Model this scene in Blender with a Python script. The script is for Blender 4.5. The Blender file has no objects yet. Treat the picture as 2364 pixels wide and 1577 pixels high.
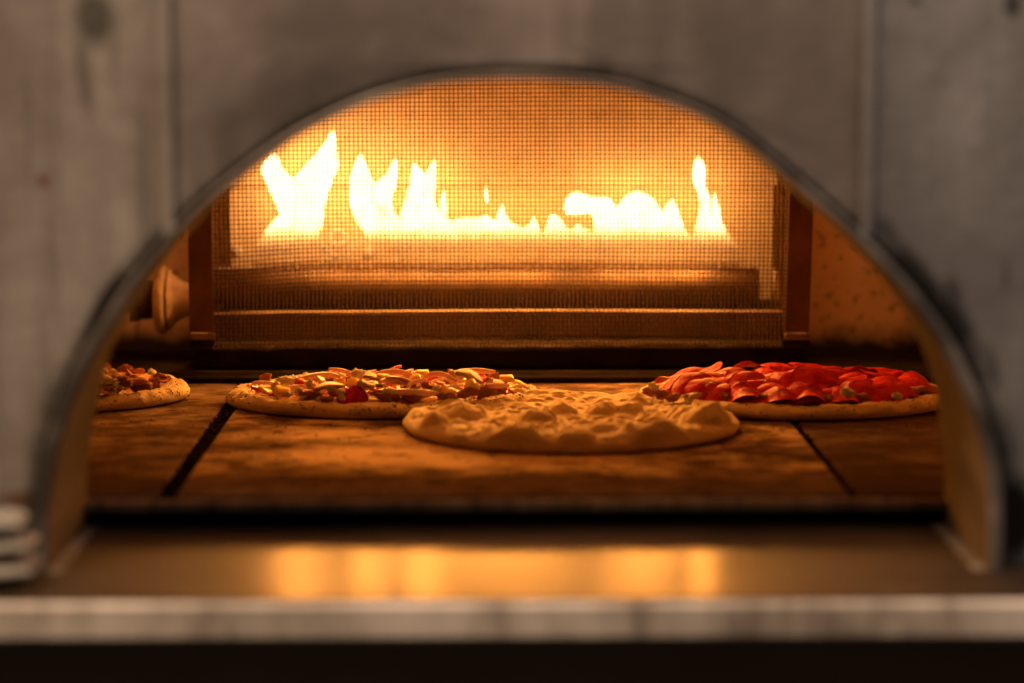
import bpy, bmesh, math, random
from mathutils import Vector, Matrix, noise
random.seed(7)
sc = bpy.context.scene
C = sc.collection

# ------------------------------------------------------------------ camera
F = 85.0 / 36.0 * 2364          # focal length in photo pixels
PITCH, YAW = math.radians(6.97), math.radians(0.626)
CAM = Vector((0, 0, 0.339))
cam = bpy.data.cameras.new('camera'); co = bpy.data.objects.new('camera', cam); C.objects.link(co)
cam.lens = 85; cam.sensor_width = 36; cam.clip_start = 0.05; cam.clip_end = 50
co.location = CAM; co.rotation_euler = (math.pi / 2 - PITCH, 0, -YAW)
cam.dof.use_dof = True; cam.dof.focus_distance = 2.31; cam.dof.aperture_fstop = 2.3; cam.dof.aperture_blades = 0
sc.camera = co
# ------------------------------------------------------------------ world + kitchen lamps
w = bpy.data.worlds.new('World'); sc.world = w; w.use_nodes = True
bg = w.node_tree.nodes['Background']; bg.inputs[0].default_value = (1.0, 0.74, 0.52, 1); bg.inputs[1].default_value = 0.013
def area(name, loc, target, size, power, col):
    l = bpy.data.lights.new(name, 'AREA'); l.shape = 'RECTANGLE'; l.size, l.size_y = size; l.energy = power; l.color = col
    o = bpy.data.objects.new(name, l); C.objects.link(o); o.location = loc
    o.rotation_euler = (Vector(target) - Vector(loc)).to_track_quat('-Z', 'Y').to_euler()
    return o
area('kitchen_lamp', (-0.9, 1.08, 1.9), (-0.25, 1.64, 0.1), (1.0, 0.4), 80, (1.0, 0.69, 0.44))
area('kitchen_lamp', (1.3, 1.05, 1.6), (0.5, 1.64, 0.0), (0.8, 0.4), 23, (1.0, 0.80, 0.68))
# ------------------------------------------------------------------ exposure
sc.view_settings.view_transform = 'Standard'; sc.view_settings.look = 'None'
sc.view_settings.exposure = 0; sc.view_settings.gamma = 1
sc.render.engine = 'CYCLES'
sc.cycles.use_denoising = True
sc.cycles.max_bounces = 9; sc.cycles.diffuse_bounces = 7; sc.cycles.glossy_bounces = 4
sc.cycles.transparent_max_bounces = 64
sc.cycles.sample_clamp_indirect = 8
sc.cycles.caustics_reflective = False; sc.cycles.caustics_refractive = False

cp, sp, cy, sy = math.cos(PITCH), math.sin(PITCH), math.cos(YAW), math.sin(YAW)
def ray(px, py):
    x, y = (px - 1182) / F, (788.5 - py) / F
    d = Vector((x, cp + y * sp, -sp + y * cp))
    return Vector((d.x * cy + d.y * sy, -d.x * sy + d.y * cy, d.z))
def at(px, py, Y):              # photo pixel -> point at depth Y
    d = ray(px, py); return CAM + d * (Y / d.y)
def onz(px, py, z):             # photo pixel -> point at height z
    d = ray(px, py); return CAM + d * ((z - CAM.z) / d.z)

# ------------------------------------------------------------------ materials
def nd(nt, t, **kw):
    n = nt.nodes.new(t)
    for k, v in kw.items():
        if k in n.inputs: n.inputs[k].default_value = v
        else: setattr(n, k, v)
    return n
def new_mat(name):
    m = bpy.data.materials.new(name); m.use_nodes = True
    nt = m.node_tree; return m, nt, nt.nodes['Principled BSDF']
def ramp(nt, src, stops):
    r = nt.nodes.new('ShaderNodeValToRGB'); e = r.color_ramp.elements
    while len(e) < len(stops): e.new(0.5)
    for i, (p, c) in enumerate(stops):
        e[i].position = p; e[i].color = (*c, 1) if not isinstance(c, float) else (c, c, c, 1)
    nt.links.new(src, r.inputs[0]); return r.outputs[0]
def coords(nt, stretch=(1, 1, 1), rand=True, src='Object'):
    tc = nt.nodes.new('ShaderNodeTexCoord'); mp = nt.nodes.new('ShaderNodeMapping')
    nt.links.new(tc.outputs[src], mp.inputs[0]); mp.inputs['Scale'].default_value = stretch
    if rand:
        oi = nt.nodes.new('ShaderNodeObjectInfo'); nt.links.new(oi.outputs['Random'], mp.inputs['Location'])
    return mp.outputs[0]
def noi(nt, vec, scale, detail=4, rough=.55, dist=0):
    n = nt.nodes.new('ShaderNodeTexNoise'); nt.links.new(vec, n.inputs['Vector'])
    n.inputs['Scale'].default_value = scale; n.inputs['Detail'].default_value = detail
    n.inputs['Roughness'].default_value = rough; n.inputs['Distortion'].default_value = dist
    return n.outputs['Fac']
def mixc(nt, fac, a, b, mode='MIX'):
    n = nt.nodes.new('ShaderNodeMix'); n.data_type = 'RGBA'; n.blend_type = mode
    for sock, v in ((0, fac), (6, a), (7, b)):
        if isinstance(v, (float, int)): n.inputs[sock].default_value = v
        elif isinstance(v, tuple): n.inputs[sock].default_value = (*v, 1)
        else: nt.links.new(v, n.inputs[sock])
    return n.outputs[2]
def math_(nt, op, a, b=0.0, clamp=False):
    n = nt.nodes.new('ShaderNodeMath'); n.operation = op; n.use_clamp = clamp
    for i, v in enumerate((a, b)):
        if isinstance(v, (float, int)): n.inputs[i].default_value = v
        else: nt.links.new(v, n.inputs[i])
    return n.outputs[0]
def bump(nt, bs, h, dist, strength=1.0):
    b = nt.nodes.new('ShaderNodeBump'); nt.links.new(h, b.inputs['Height'])
    b.inputs['Distance'].default_value = dist; b.inputs['Strength'].default_value = strength
    nt.links.new(b.outputs[0], bs.inputs['Normal'])
def simple(name, stops, scale, rough=.6, metal=0.0, stretch=(1, 1, 1), bd=0.0, bscale=None, detail=5, translucent=0.0, spec=.5, sss=0.0):
    m, nt, bs = new_mat(name); v = coords(nt, stretch)
    f = noi(nt, v, scale, detail); col = ramp(nt, f, stops)
    nt.links.new(col, bs.inputs['Base Color'])
    bs.inputs['Roughness'].default_value = rough; bs.inputs['Metallic'].default_value = metal
    bs.inputs['Specular IOR Level'].default_value = spec
    if bd: bump(nt, bs, noi(nt, v, bscale or scale * 2, 6), bd)
    if translucent:
        tr = nt.nodes.new('ShaderNodeBsdfTranslucent'); nt.links.new(col, tr.inputs[0])
        mx = nt.nodes.new('ShaderNodeMixShader'); mx.inputs[0].default_value = translucent
        nt.links.new(bs.outputs[0], mx.inputs[1]); nt.links.new(tr.outputs[0], mx.inputs[2])
        nt.links.new(mx.outputs[0], nt.nodes['Material Output'].inputs[0])
    return m
def stain_mask(nt, vec, blobs, nscale=18., namp=.55):
    """max over soft ellipses (x,z,rx,rz,tilt,strength), outlines broken up by noise"""
    sep = nt.nodes.new('ShaderNodeSeparateXYZ'); nt.links.new(vec, sep.inputs[0])
    n1 = math_(nt, 'MULTIPLY', math_(nt, 'SUBTRACT', noi(nt, vec, nscale, 5, .6), .5), namp * 2)
    res = None
    for (x, z, rx, rz, tilt, s) in blobs:
        dx = math_(nt, 'SUBTRACT', sep.outputs[0], x); dz = math_(nt, 'SUBTRACT', sep.outputs[2], z)
        c, q = math.cos(tilt), math.sin(tilt)
        u = math_(nt, 'DIVIDE', math_(nt, 'ADD', math_(nt, 'MULTIPLY', dx, c), math_(nt, 'MULTIPLY', dz, q)), rx)
        v = math_(nt, 'DIVIDE', math_(nt, 'SUBTRACT', math_(nt, 'MULTIPLY', dz, c), math_(nt, 'MULTIPLY', dx, q)), rz)
        d = math_(nt, 'SQRT', math_(nt, 'ADD', math_(nt, 'MULTIPLY', u, u), math_(nt, 'MULTIPLY', v, v)))
        k = math_(nt, 'MULTIPLY', math_(nt, 'ADD', math_(nt, 'SUBTRACT', 1.25, d), n1), 1.6, True)
        k = math_(nt, 'MULTIPLY', k, s)
        res = k if res is None else math_(nt, 'MAXIMUM', res, k)
    return res

YF = 1.634                       # plane of the oven's front
SH = -0.0205                     # height of the landing shelf
def plate_mat(name, base, blobs, rust=(), metal=.35):
    m, nt, bs = new_mat(name); v = coords(nt, (1, 1, 1), False)
    vs = coords(nt, (5, 5, 1.0), False)
    f = noi(nt, vs, 2.4, 4, .55, .3); f2 = noi(nt, v, 4.5, 6, .62, .8); f3 = noi(nt, coords(nt, (26, 26, 2.2), False), 2, 3, .5)
    col = ramp(nt, f, [(.36, tuple(c * .64 for c in base)), (.5, base), (.64, tuple(min(1, c * 1.32) for c in base))])
    col = mixc(nt, ramp(nt, f2, [(.40, 0.), (.60, .85)]), col, tuple(c * .50 for c in (base[0], base[1] * .95, base[2] * .98)))
    col = mixc(nt, ramp(nt, f3, [(.50, 0.), (.68, .42)]), col, tuple(c * .5 for c in base))
    if rust: col = mixc(nt, stain_mask(nt, v, rust, 40), col, (.16, .055, .02))
    if blobs: col = mixc(nt, stain_mask(nt, v, blobs), col, (.012, .010, .009))
    at_ = nt.nodes.new('ShaderNodeAttribute'); at_.attribute_name = 'soot'
    col = mixc(nt, math_(nt, 'MULTIPLY', at_.outputs['Fac'], math_(nt, 'ADD', .45, noi(nt, v, 30, 4, .6)), True), col, (.014, .011, .009))
    nt.links.new(col, bs.inputs['Base Color']); bs.inputs['Metallic'].default_value = metal
    nt.links.new(ramp(nt, f2, [(.3, .36), (.7, .62)]), bs.inputs['Roughness'])
    bump(nt, bs, noi(nt, v, 60, 4), .0006)
    return m
def pz(px, py):                  # photo pixel -> (x, z) on the front plane
    p = at(px, py, YF + .012); return p.x, p.z
def blob(px, py, rx, ry, tilt=0, s=1.0):
    x, z = pz(px, py); k = 1.66 / F; return (x, z, rx * k, ry * k, tilt, s)

MAT = {}
MAT['centre_plate'] = plate_mat('centre_plate_steel', (.26, .225, .205),
    [blob(1180, 158, 420, 11, 0, .7), blob(700, 270, 320, 120, .35, .45), blob(1000, 60, 420, 70, 0, .16), blob(1750, 200, 330, 160, -.3, .20), blob(430, 520, 22, 60, -.7, .6), blob(900, 210, 260, 10, .28, .45), blob(1600, 225, 300, 10, -.38, .5)], metal=.25)
MAT['left_plate'] = plate_mat('left_plate_steel', (.32, .29, .262),
    [blob(215, 40, 52, 70, 0, .75), blob(190, 170, 22, 90, .1, .5), blob(60, 300, 8, 160, 0, .25), blob(330, 420, 10, 200, 0, .25), blob(120, 640, 12, 120, .05, .2), blob(260, 90, 12, 110, 0, .35), blob(235, 700, 14, 90, -.55, .9), blob(175, 860, 13, 110, -.42, .85), blob(118, 1060, 14, 120, -.15, .8), blob(102, 1240, 16, 90, 0, .8)],
    [blob(95, 420, 12, 14), blob(50, 1160, 55, 22, 0, .8)])
MAT['right_plate'] = plate_mat('right_plate_steel', (.32, .305, .295),
    [blob(2120, 650, 44, 130, .66, 1.), blob(2185, 745, 56, 95, .5, 1.), blob(2300, 860, 14, 50, .2, .5), blob(2330, 640, 10, 40, 0, .4), blob(2200, 690, 30, 60, .1, .7), blob(2268, 930, 20, 150, .30, .95), blob(2350, 1215, 62, 105, 0, 1.), blob(2050, 540, 25, 50, .7, .6), blob(2345, 10, 22, 30, 0, .8), blob(2115, 0, 14, 12, 0, .8)])
MAT['sleeve'] = simple('sleeve_steel', [(.38, (.03, .022, .016)), (.5, (.085, .068, .054)), (.64, (.16, .135, .112))], 16, .6, 0, (1, 1, 1), .0004, 60)
MAT['sleeve_in'] = simple('sooted_sleeve', [(.3, (.05, .030, .014)), (.7, (.10, .060, .028))], 9, .8, 0, (1, 1, 3), .0004, 60, spec=.03)
MAT['lip'] = simple('shelf_front_steel', [(.38, (.22, .175, .14)), (.47, (.46, .39, .33)), (.56, (.62, .54, .47)), (.68, (.70, .62, .55))], 7, .6, 0, (2.2, 1, .8), .0004, 60)
def shelf_mat():
    m, nt, bs = new_mat('shelf_brushed_steel'); v = coords(nt, (1, 1, 1), False)
    f = noi(nt, coords(nt, (3, 60, 1), False), 3, 5); g = noi(nt, v, 9, 5, .6, .4)
    nt.links.new(ramp(nt, g, [(.3, (.012, .007, .004)), (.7, (.030, .018, .011))]), bs.inputs['Base Color'])
    bs.inputs['Roughness'].default_value = .6; bs.inputs['Specular IOR Level'].default_value = .1
    gl = nt.nodes.new('ShaderNodeBsdfGlossy'); gl.inputs['Color'].default_value = (.80, .74, .68, 1)
    nt.links.new(ramp(nt, g, [(.35, .18), (.75, .30)]), gl.inputs['Roughness'])
    b_ = nt.nodes.new('ShaderNodeBump'); b_.inputs['Distance'].default_value = .00004; nt.links.new(f, b_.inputs['Height']); nt.links.new(b_.outputs[0], gl.inputs['Normal'])
    mx = nt.nodes.new('ShaderNodeMixShader')          # polished steel showing through a film of burnt grease
    nt.links.new(ramp(nt, g, [(.3, .02), (.7, .055)]), mx.inputs[0])
    nt.links.new(bs.outputs[0], mx.inputs[1]); nt.links.new(gl.outputs[0], mx.inputs[2])
    nt.links.new(mx.outputs[0], nt.nodes['Material Output'].inputs[0])
    return m
MAT['shelf'] = shelf_mat()
MAT['under'] = simple('under_shelf_steel', [(.3, (.46, .32, .21)), (.7, (.66, .48, .33))], 6, .7)
MAT['black_iron'] = simple('black_iron', [(.3, (.008, .006, .005)), (.7, (.02, .014, .010))], 30, .9, 0, bd=.0006, bscale=120, spec=0.0)
MAT['ledge_iron'] = simple('ledge_iron', [(.35, (.07, .045, .028)), (.7, (.17, .115, .078))], 14, .8, 0, (4, 1, 1), .0005, 90, spec=0.0)
MAT['guard_iron'] = simple('guard_iron', [(.35, (.05, .026, .016)), (.7, (.10, .052, .032))], 25, .85, 0, spec=.1, bd=.0005, bscale=150)
MAT['wire'] = simple('wire_steel', [(.3, (.022, .012, .008)), (.7, (.05, .03, .02))], 20, .8, 0, spec=.04)
MAT['burner'] = simple('burner_cast_iron', [(.3, (.07, .037, .022)), (.7, (.14, .078, .048))], 30, .6, .2, bd=.0006, bscale=140)
MAT['bell'] = simple('bell_cast_iron', [(.3, (.30, .22, .15)), (.5, (.48, .36, .25)), (.7, (.60, .47, .34))], 60, .75, 0, bd=.0008, bscale=200)
MAT['dark_pipe'] = simple('dark_pipe', [(.3, (.04, .028, .02)), (.7, (.09, .06, .045))], 30, .7)
MAT['bright_nut'] = simple('bright_nut', [(.3, (.6, .52, .42)), (.7, (.78, .70, .6))], 30, .4, .1)
def wall_mat(name, a, b, spot, sk=.7):
    m, nt, bs = new_mat(name); v = coords(nt, (1, 1, 1), False)
    col = ramp(nt, noi(nt, v, 11, 6, .6), [(.3, a), (.7, b)])
    sp_ = ramp(nt, noi(nt, v, 75, 3, .5), [(.57, 0.), (.66, 1.)])
    col = mixc(nt, math_(nt, 'MULTIPLY', sp_, sk), col, spot)
    # burner tray's shadow painted black on the wall foot, with a ragged upper edge
    sep = nt.nodes.new('ShaderNodeSeparateXYZ'); nt.links.new(v, sep.inputs[0])
    z = math_(nt, 'ADD', sep.outputs[2], math_(nt, 'MULTIPLY', math_(nt, 'SUBTRACT', noi(nt, v, 14, 5, .65), .5), .06))
    col = mixc(nt, ramp(nt, z, [(.004, 1.), (.030, 0.)]), col, (.02, .012, .008))
    nt.links.new(col, bs.inputs['Base Color']); bs.inputs['Roughness'].default_value = .9
    bump(nt, bs, noi(nt, v, 120, 5), .0015)
    return m
MAT['wall'] = wall_mat('refractory_wall', (.54, .38, .24), (.68, .50, .33), (.17, .10, .055))
MAT['lining'] = simple('pale_fibre_lining', [(.3, (.50, .40, .28)), (.7, (.62, .52, .38))], 9, .9, bd=.001, bscale=60)
MAT['back_plate'] = wall_mat('burner_back_plate', (.46, .335, .20), (.60, .45, .28), (.20, .12, .065), .18)
def stone_mat(name='hearth_stone', k=1.0):
    m, nt, bs = new_mat(name); v = coords(nt, (1, 1, 1), False); vs = coords(nt, (1, 1.4, 1), False)
    f = noi(nt, vs, 8, 6, .62, .5); g = noi(nt, vs, 26, 5, .6); h = noi(nt, v, 240, 3)
    f4 = noi(nt, coords(nt, (1, 1.2, 1), False), 17, 5, .6, .8)
    col = ramp(nt, math_(nt, 'ADD', math_(nt, 'MULTIPLY', f, .6), math_(nt, 'MULTIPLY', f4, .4)), [(.42, (.06, .033, .017)), (.48, (.15, .088, .046)), (.53, (.33, .215, .118)), (.61, (.54, .38, .235))])
    col = mixc(nt, ramp(nt, g, [(.38, .8), (.52, 0.)]), col, (.06, .036, .022))
    col = mixc(nt, math_(nt, 'MULTIPLY', h, .35), col, (.12, .08, .05))
    burn = noi(nt, coords(nt, (.7, 1.3, 1), False), 46, 4, .6, .5)
    if k == 1.0:      # pale pool of flame light painted on the middle of the centre stone
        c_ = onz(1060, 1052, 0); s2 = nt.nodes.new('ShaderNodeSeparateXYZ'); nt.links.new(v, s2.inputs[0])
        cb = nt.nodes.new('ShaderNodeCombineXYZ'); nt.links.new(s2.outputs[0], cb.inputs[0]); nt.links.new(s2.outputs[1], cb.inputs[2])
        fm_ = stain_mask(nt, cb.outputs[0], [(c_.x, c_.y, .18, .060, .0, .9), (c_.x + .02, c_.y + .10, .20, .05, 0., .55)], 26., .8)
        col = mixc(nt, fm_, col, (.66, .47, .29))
    # darker band along the front edge, ragged
    sep = nt.nodes.new('ShaderNodeSeparateXYZ'); nt.links.new(v, sep.inputs[0])
    y = math_(nt, 'ADD', sep.outputs[1], math_(nt, 'MULTIPLY', math_(nt, 'SUBTRACT', noi(nt, vs, 9, 4, .6), .5), .07))
    col = mixc(nt, ramp(nt, math_(nt, 'SUBTRACT', y, 1.0), [(.885, .85), (.905, 0.)]), col, (.085, .052, .032))
    col = mixc(nt, ramp(nt, burn, [(.54, 0.), (.66, .8)]), col, (.035, .02, .012))
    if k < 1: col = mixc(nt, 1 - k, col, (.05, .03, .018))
    nt.links.new(col, bs.inputs['Base Color'])
    bs.inputs['Specular IOR Level'].default_value = .0; nt.links.new(ramp(nt, f, [(.3, .85), (.7, .7)]), bs.inputs['Roughness'])
    bump(nt, bs, math_(nt, 'ADD', h, math_(nt, 'MULTIPLY', g, 1.5)), .0007)
    return m
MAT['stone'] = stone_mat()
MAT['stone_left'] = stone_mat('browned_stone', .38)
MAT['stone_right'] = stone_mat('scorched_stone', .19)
MAT['debris'] = simple('burnt_crumbs', [(.3, (.012, .009, .007)), (.68, (.05, .035, .025)), (.8, (.35, .25, .16))], 60, .9, spec=0.0)
def flame_mat():
    m, nt, bs = new_mat('flame'); nt.nodes.remove(bs)
    g = nt.nodes.new('ShaderNodeNewGeometry'); sep = nt.nodes.new('ShaderNodeSeparateXYZ')
    nt.links.new(g.outputs['Position'], sep.inputs[0])
    n = noi(nt, g.outputs['Position'], 55, 3)
    z = math_(nt, 'ADD', sep.outputs[2], math_(nt, 'MULTIPLY', math_(nt, 'SUBTRACT', n, .5), .012))
    t = math_(nt, 'DIVIDE', math_(nt, 'SUBTRACT', z, .114), .048, True)
    col = ramp(nt, t, [(0., (1.0, .26, .15)), (.35, (1.0, .40, .09)), (1., (1.0, .52, .20))])
    em = nt.nodes.new('ShaderNodeEmission'); nt.links.new(col, em.inputs[0])
    nt.links.new(math_(nt, 'MULTIPLY', ramp(nt, t, [(0., .02), (.3, .06), (.5, .25), (.75, 1.)]), FLAME), em.inputs[1])
    tr = nt.nodes.new('ShaderNodeBsdfTransparent'); mx = nt.nodes.new('ShaderNodeMixShader')
    nt.links.new(ramp(nt, t, [(0., .0), (.3, .14), (.7, 1.)]), mx.inputs[0])
    nt.links.new(tr.outputs[0], mx.inputs[1]); nt.links.new(em.outputs[0], mx.inputs[2])
    nt.links.new(mx.outputs[0], nt.nodes['Material Output'].inputs[0])
    m.cycles.emission_sampling = 'FRONT_BACK'
    return m
FLAME = 14.0
FLIGHT = 14.5
MAT['flame'] = flame_mat()
def mantle_mat(name='flame_mantle', col=(1, .42, .09), e=3.6, a=.40):
    m, nt, bs = new_mat(name); nt.nodes.remove(bs)
    em = nt.nodes.new('ShaderNodeEmission'); em.inputs[0].default_value = (*col, 1); em.inputs[1].default_value = e
    tr = nt.nodes.new('ShaderNodeBsdfTransparent'); mx = nt.nodes.new('ShaderNodeMixShader')
    g = nt.nodes.new('ShaderNodeNewGeometry')
    sep = nt.nodes.new('ShaderNodeSeparateXYZ'); nt.links.new(g.outputs['Position'], sep.inputs[0])
    up = math_(nt, 'DIVIDE', math_(nt, 'SUBTRACT', sep.outputs[2], .124), .026, True)      # the mantle only forms above the ports
    nt.links.new(math_(nt, 'MULTIPLY', ramp(nt, noi(nt, g.outputs['Position'], 60, 4), [(.35, a * .12), (.7, a)]), up), mx.inputs[0])
    nt.links.new(tr.outputs[0], mx.inputs[1]); nt.links.new(em.outputs[0], mx.inputs[2])
    nt.links.new(mx.outputs[0], nt.nodes['Material Output'].inputs[0])
    return m
MAT['mantle'] = mantle_mat()
MAT['mantle_outer'] = mantle_mat('flame_mantle_outer', (1, .36, .06), 1.6, .22)
# food
def dough_mat(name, a, b, brown):
    m, nt, bs = new_mat(name); v = coords(nt)
    col = ramp(nt, noi(nt, v, 22, 5), [(.3, a), (.7, b)])
    col = mixc(nt, ramp(nt, noi(nt, v, 48, 4, .6), [(.58, 0.), (.75, .6)]), col, brown)
    nt.links.new(col, bs.inputs['Base Color']); bs.inputs['Roughness'].default_value = .72
    bs.inputs['Specular IOR Level'].default_value = .04
    bump(nt, bs, math_(nt, 'ADD', noi(nt, v, 260, 4), noi(nt, v, 90, 4)), .0009)
    return m
MAT['crust'] = dough_mat('herbed_crust', (.50, .37, .21), (.62, .49, .31), (.25, .14, .06))
MAT['dough'] = dough_mat('plain_dough', (.46, .345, .20), (.60, .475, .30), (.30, .18, .08))
MAT['sauce'] = simple('sauce_and_cheese', [(.30, (.45, .10, .03)), (.46, (.60, .25, .09)), (.58, (.72, .55, .30)), (.75, (.78, .66, .42))], 70, .45, bd=.0015, bscale=160, spec=.2)
MAT['feta'] = simple('white_cheese', [(.3, (.66, .60, .46)), (.7, (.80, .74, .60))], 120, .8, spec=.05, bd=.0006, bscale=500)
MAT['pep_yellow'] = simple('yellow_pepper', [(.3, (.78, .46, .03)), (.7, (.86, .62, .08))], 90, .3, translucent=.25)
MAT['pep_red'] = simple('red_pepper', [(.3, (.55, .035, .02)), (.7, (.70, .08, .03))], 90, .28, translucent=.2)
MAT['onion'] = simple('onion_flesh', [(.3, (.78, .58, .50)), (.7, (.86, .72, .63))], 60, .35, translucent=.35)
MAT['onion_skin'] = simple('onion_skin', [(.3, (.38, .02, .10)), (.7, (.55, .06, .18))], 60, .35, translucent=.2)
MAT['mushroom'] = simple('mushroom', [(.3, (.20, .11, .06)), (.7, (.42, .28, .18))], 90, .6, bd=.0004, bscale=300)
MAT['meat'] = simple('browned_meat', [(.3, (.24, .06, .025)), (.5, (.42, .15, .07)), (.72, (.58, .33, .18))], 110, .55, bd=.0012, bscale=260, spec=.03)
MAT['herb'] = simple('dried_herb', [(.3, (.02, .028, .008)), (.7, (.055, .065, .02))], 90, .9, spec=0.0)
MAT['cloth'] = simple('white_cloth', [(.3, (.13, .115, .095)), (.7, (.21, .19, .16))], 30, .9, bd=.0006, bscale=400)
def pepperoni_mat():
    m, nt, bs = new_mat('pepperoni'); v = coords(nt)
    n = noi(nt, v, 60, 3); sp_ = noi(nt, v, 230, 3, .5)
    col = ramp(nt, n, [(.34, (.30, .010, .005)), (.5, (.48, .019, .008)), (.68, (.60, .040, .014))])
    col = mixc(nt, ramp(nt, sp_, [(.60, 0.), (.72, .40)]), col, (.66, .16, .07))
    nt.links.new(col, bs.inputs['Base Color'])
    nt.links.new(ramp(nt, n, [(.35, .36), (.7, .6)]), bs.inputs['Roughness'])
    bs.inputs['Specular IOR Level'].default_value = .03; bump(nt, bs, sp_, .0012)
    tr = nt.nodes.new('ShaderNodeBsdfTranslucent'); nt.links.new(col, tr.inputs[0])
    mx = nt.nodes.new('ShaderNodeMixShader'); mx.inputs[0].default_value = .20
    nt.links.new(bs.outputs[0], mx.inputs[1]); nt.links.new(tr.outputs[0], mx.inputs[2])
    nt.links.new(mx.outputs[0], nt.nodes['Material Output'].inputs[0])
    return m
MAT['pepperoni'] = pepperoni_mat()

# ------------------------------------------------------------------ mesh helpers
def mesh_of(name, verts, faces, smooth=True, mats=(), fmat=None):
    me = bpy.data.meshes.new(name); me.from_pydata([tuple(v) for v in verts], [], faces)
    for m in mats: me.materials.append(MAT[m])
    if fmat: me.polygons.foreach_set('material_index', fmat)
    if smooth: me.polygons.foreach_set('use_smooth', [True] * len(me.polygons))
    me.update(); return me
def link(name, me, parent=None, loc=None, rot=None, scale=None, kind=None):
    o = bpy.data.objects.new(name, me); C.objects.link(o)
    if parent: o.parent = parent
    if loc is not None: o.location = loc
    if rot is not None: o.rotation_euler = rot
    if scale is not None: o.scale = scale
    if kind: o['kind'] = kind
    return o
def thing(name, label, cat, loc=(0, 0, 0), group=None):
    o = bpy.data.objects.new(name, None); C.objects.link(o); o.location = loc; o.empty_display_size = .02
    o['label'] = label; o['category'] = cat
    if group: o['group'] = group
    return o
def bm_mesh(name, bm, mat, smooth=False):
    bmesh.ops.recalc_face_normals(bm, faces=bm.faces)
    me = bpy.data.meshes.new(name); bm.to_mesh(me); bm.free(); me.materials.append(MAT[mat])
    if smooth: me.polygons.foreach_set('use_smooth', [True] * len(me.polygons))
    return me
def box_bm(lo, hi, bev=0.0, seg=2, cuts=0):
    bm = bmesh.new(); bmesh.ops.create_cube(bm, size=1)
    lo, hi = Vector(lo), Vector(hi)
    for v in bm.verts: v.co = Vector((lo[i] + (v.co[i] + .5) * (hi[i] - lo[i]) for i in range(3)))
    if bev: bmesh.ops.bevel(bm, geom=bm.edges[:], offset=bev, segments=seg, affect='EDGES', profile=.6)
    return bm
def box(name, lo, hi, mat, parent, bev=.001, seg=2):
    return link(name, bm_mesh(name, box_bm(lo, hi, bev, seg), mat, False), parent)
def catmull(pts, n):
    out = []; P_ = [pts[0]] + list(pts) + [pts[-1]]
    for i in range(1, len(P_) - 2):
        for k in range(n):
            t = k / n; a, b, c, d = P_[i - 1], P_[i], P_[i + 1], P_[i + 2]
            out.append(tuple(.5 * (2 * b[j] + (c[j] - a[j]) * t + (2 * a[j] - 5 * b[j] + 4 * c[j] - d[j]) * t * t + (3 * b[j] - a[j] - 3 * c[j] + d[j]) * t ** 3) for j in range(len(b))))
    out.append(tuple(pts[-1])); return out
def loft(rings, closed_ends=True):
    n = len(rings[0]); V = [p for r in rings for p in r]; Fc = []
    for i in range(len(rings) - 1):
        for k in range(n):
            a, b = i * n + k, i * n + (k + 1) % n; Fc.append((a, b, b + n, a + n))
    if closed_ends:
        Fc.append(tuple(range(n))[::-1]); Fc.append(tuple((len(rings) - 1) * n + k for k in range(n)))
    return V, Fc
def lathe_x(profile, n=32, centre=(0, 0, 0)):      # profile of (x, r) round an axis along x
    c = Vector(centre)
    return loft([[c + Vector((x, r * math.cos(2 * math.pi * k / n), r * math.sin(2 * math.pi * k / n))) for k in range(n)] for x, r in profile])
def fbm(p, s, o=3):
    return noise.fractal(Vector(p) * s, 1.0, 2.0, o)

# ================================================================== THE OVEN
oven = thing('pizza_oven', 'worn grey steel pizza oven with arched mouth, stone hearth and polished landing shelf', 'pizza oven')
ARCH_PX = [(107, 1345), (109, 1317), (110, 1240), (113, 1161), (134, 1036), (187, 880), (249, 768), (312, 668), (400, 556), (485, 466), (600, 374), (700, 308), (830, 246), (960, 207), (1075, 189), (1180, 184),
           (1300, 189), (1440, 209), (1600, 263), (1700, 319), (1830, 424), (1955, 535), (2060, 645), (2150, 765), (2225, 905), (2265, 1020), (2283, 1150), (2284, 1240), (2282, 1310), (2280, 1345)]
arch = [at(x, y, YF) for x, y in ARCH_PX]
arch = [Vector(p) for p in catmull([(p.x, p.y, p.z) for p in arch], 6)]
for p in (arch[0], arch[-1]): p.z = SH + .0006
def normals2d(pts):
    out = []
    for i, p in enumerate(pts):
        a, b = pts[max(0, i - 1)], pts[min(len(pts) - 1, i + 1)]
        t = (b - a).normalized(); out.append(Vector((-t.z, 0, t.x)))
    return out
an = normals2d(arch)
# arch sleeve: a thick bent plate, rim proud of the front, running back to the hearth
def rimw(z): t = max(0, min(1, (z - .10) / .16)); return .0100 - .0050 * t * t * (3 - 2 * t)
rings = []
for p, n in zip(arch, an):
    t_ = max(0, min(1, (p.z - .05) / .11)); dp = .165 - .072 * t_ * t_ * (3 - 2 * t_)
    R_ = rimw(p.z)
    sect = [(R_ * .22, .0004), (R_ * .5, .0), (R_ * .8, .0012), (R_, .004), (R_, dp), (0.0, dp), (0.0, .0035), (R_ * .07, .0014)]
    rings.append([p + n * a + Vector((0, b, 0)) for a, b in sect])
V, Fc = loft(rings)
me = mesh_of('arch_sleeve', V, Fc, False, ['sleeve', 'sleeve_in'])
for i, pl_ in enumerate(me.polygons[:-2]):
    if i % 8 in (4, 5): pl_.material_index = 1
link('arch_sleeve', me, oven)
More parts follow.
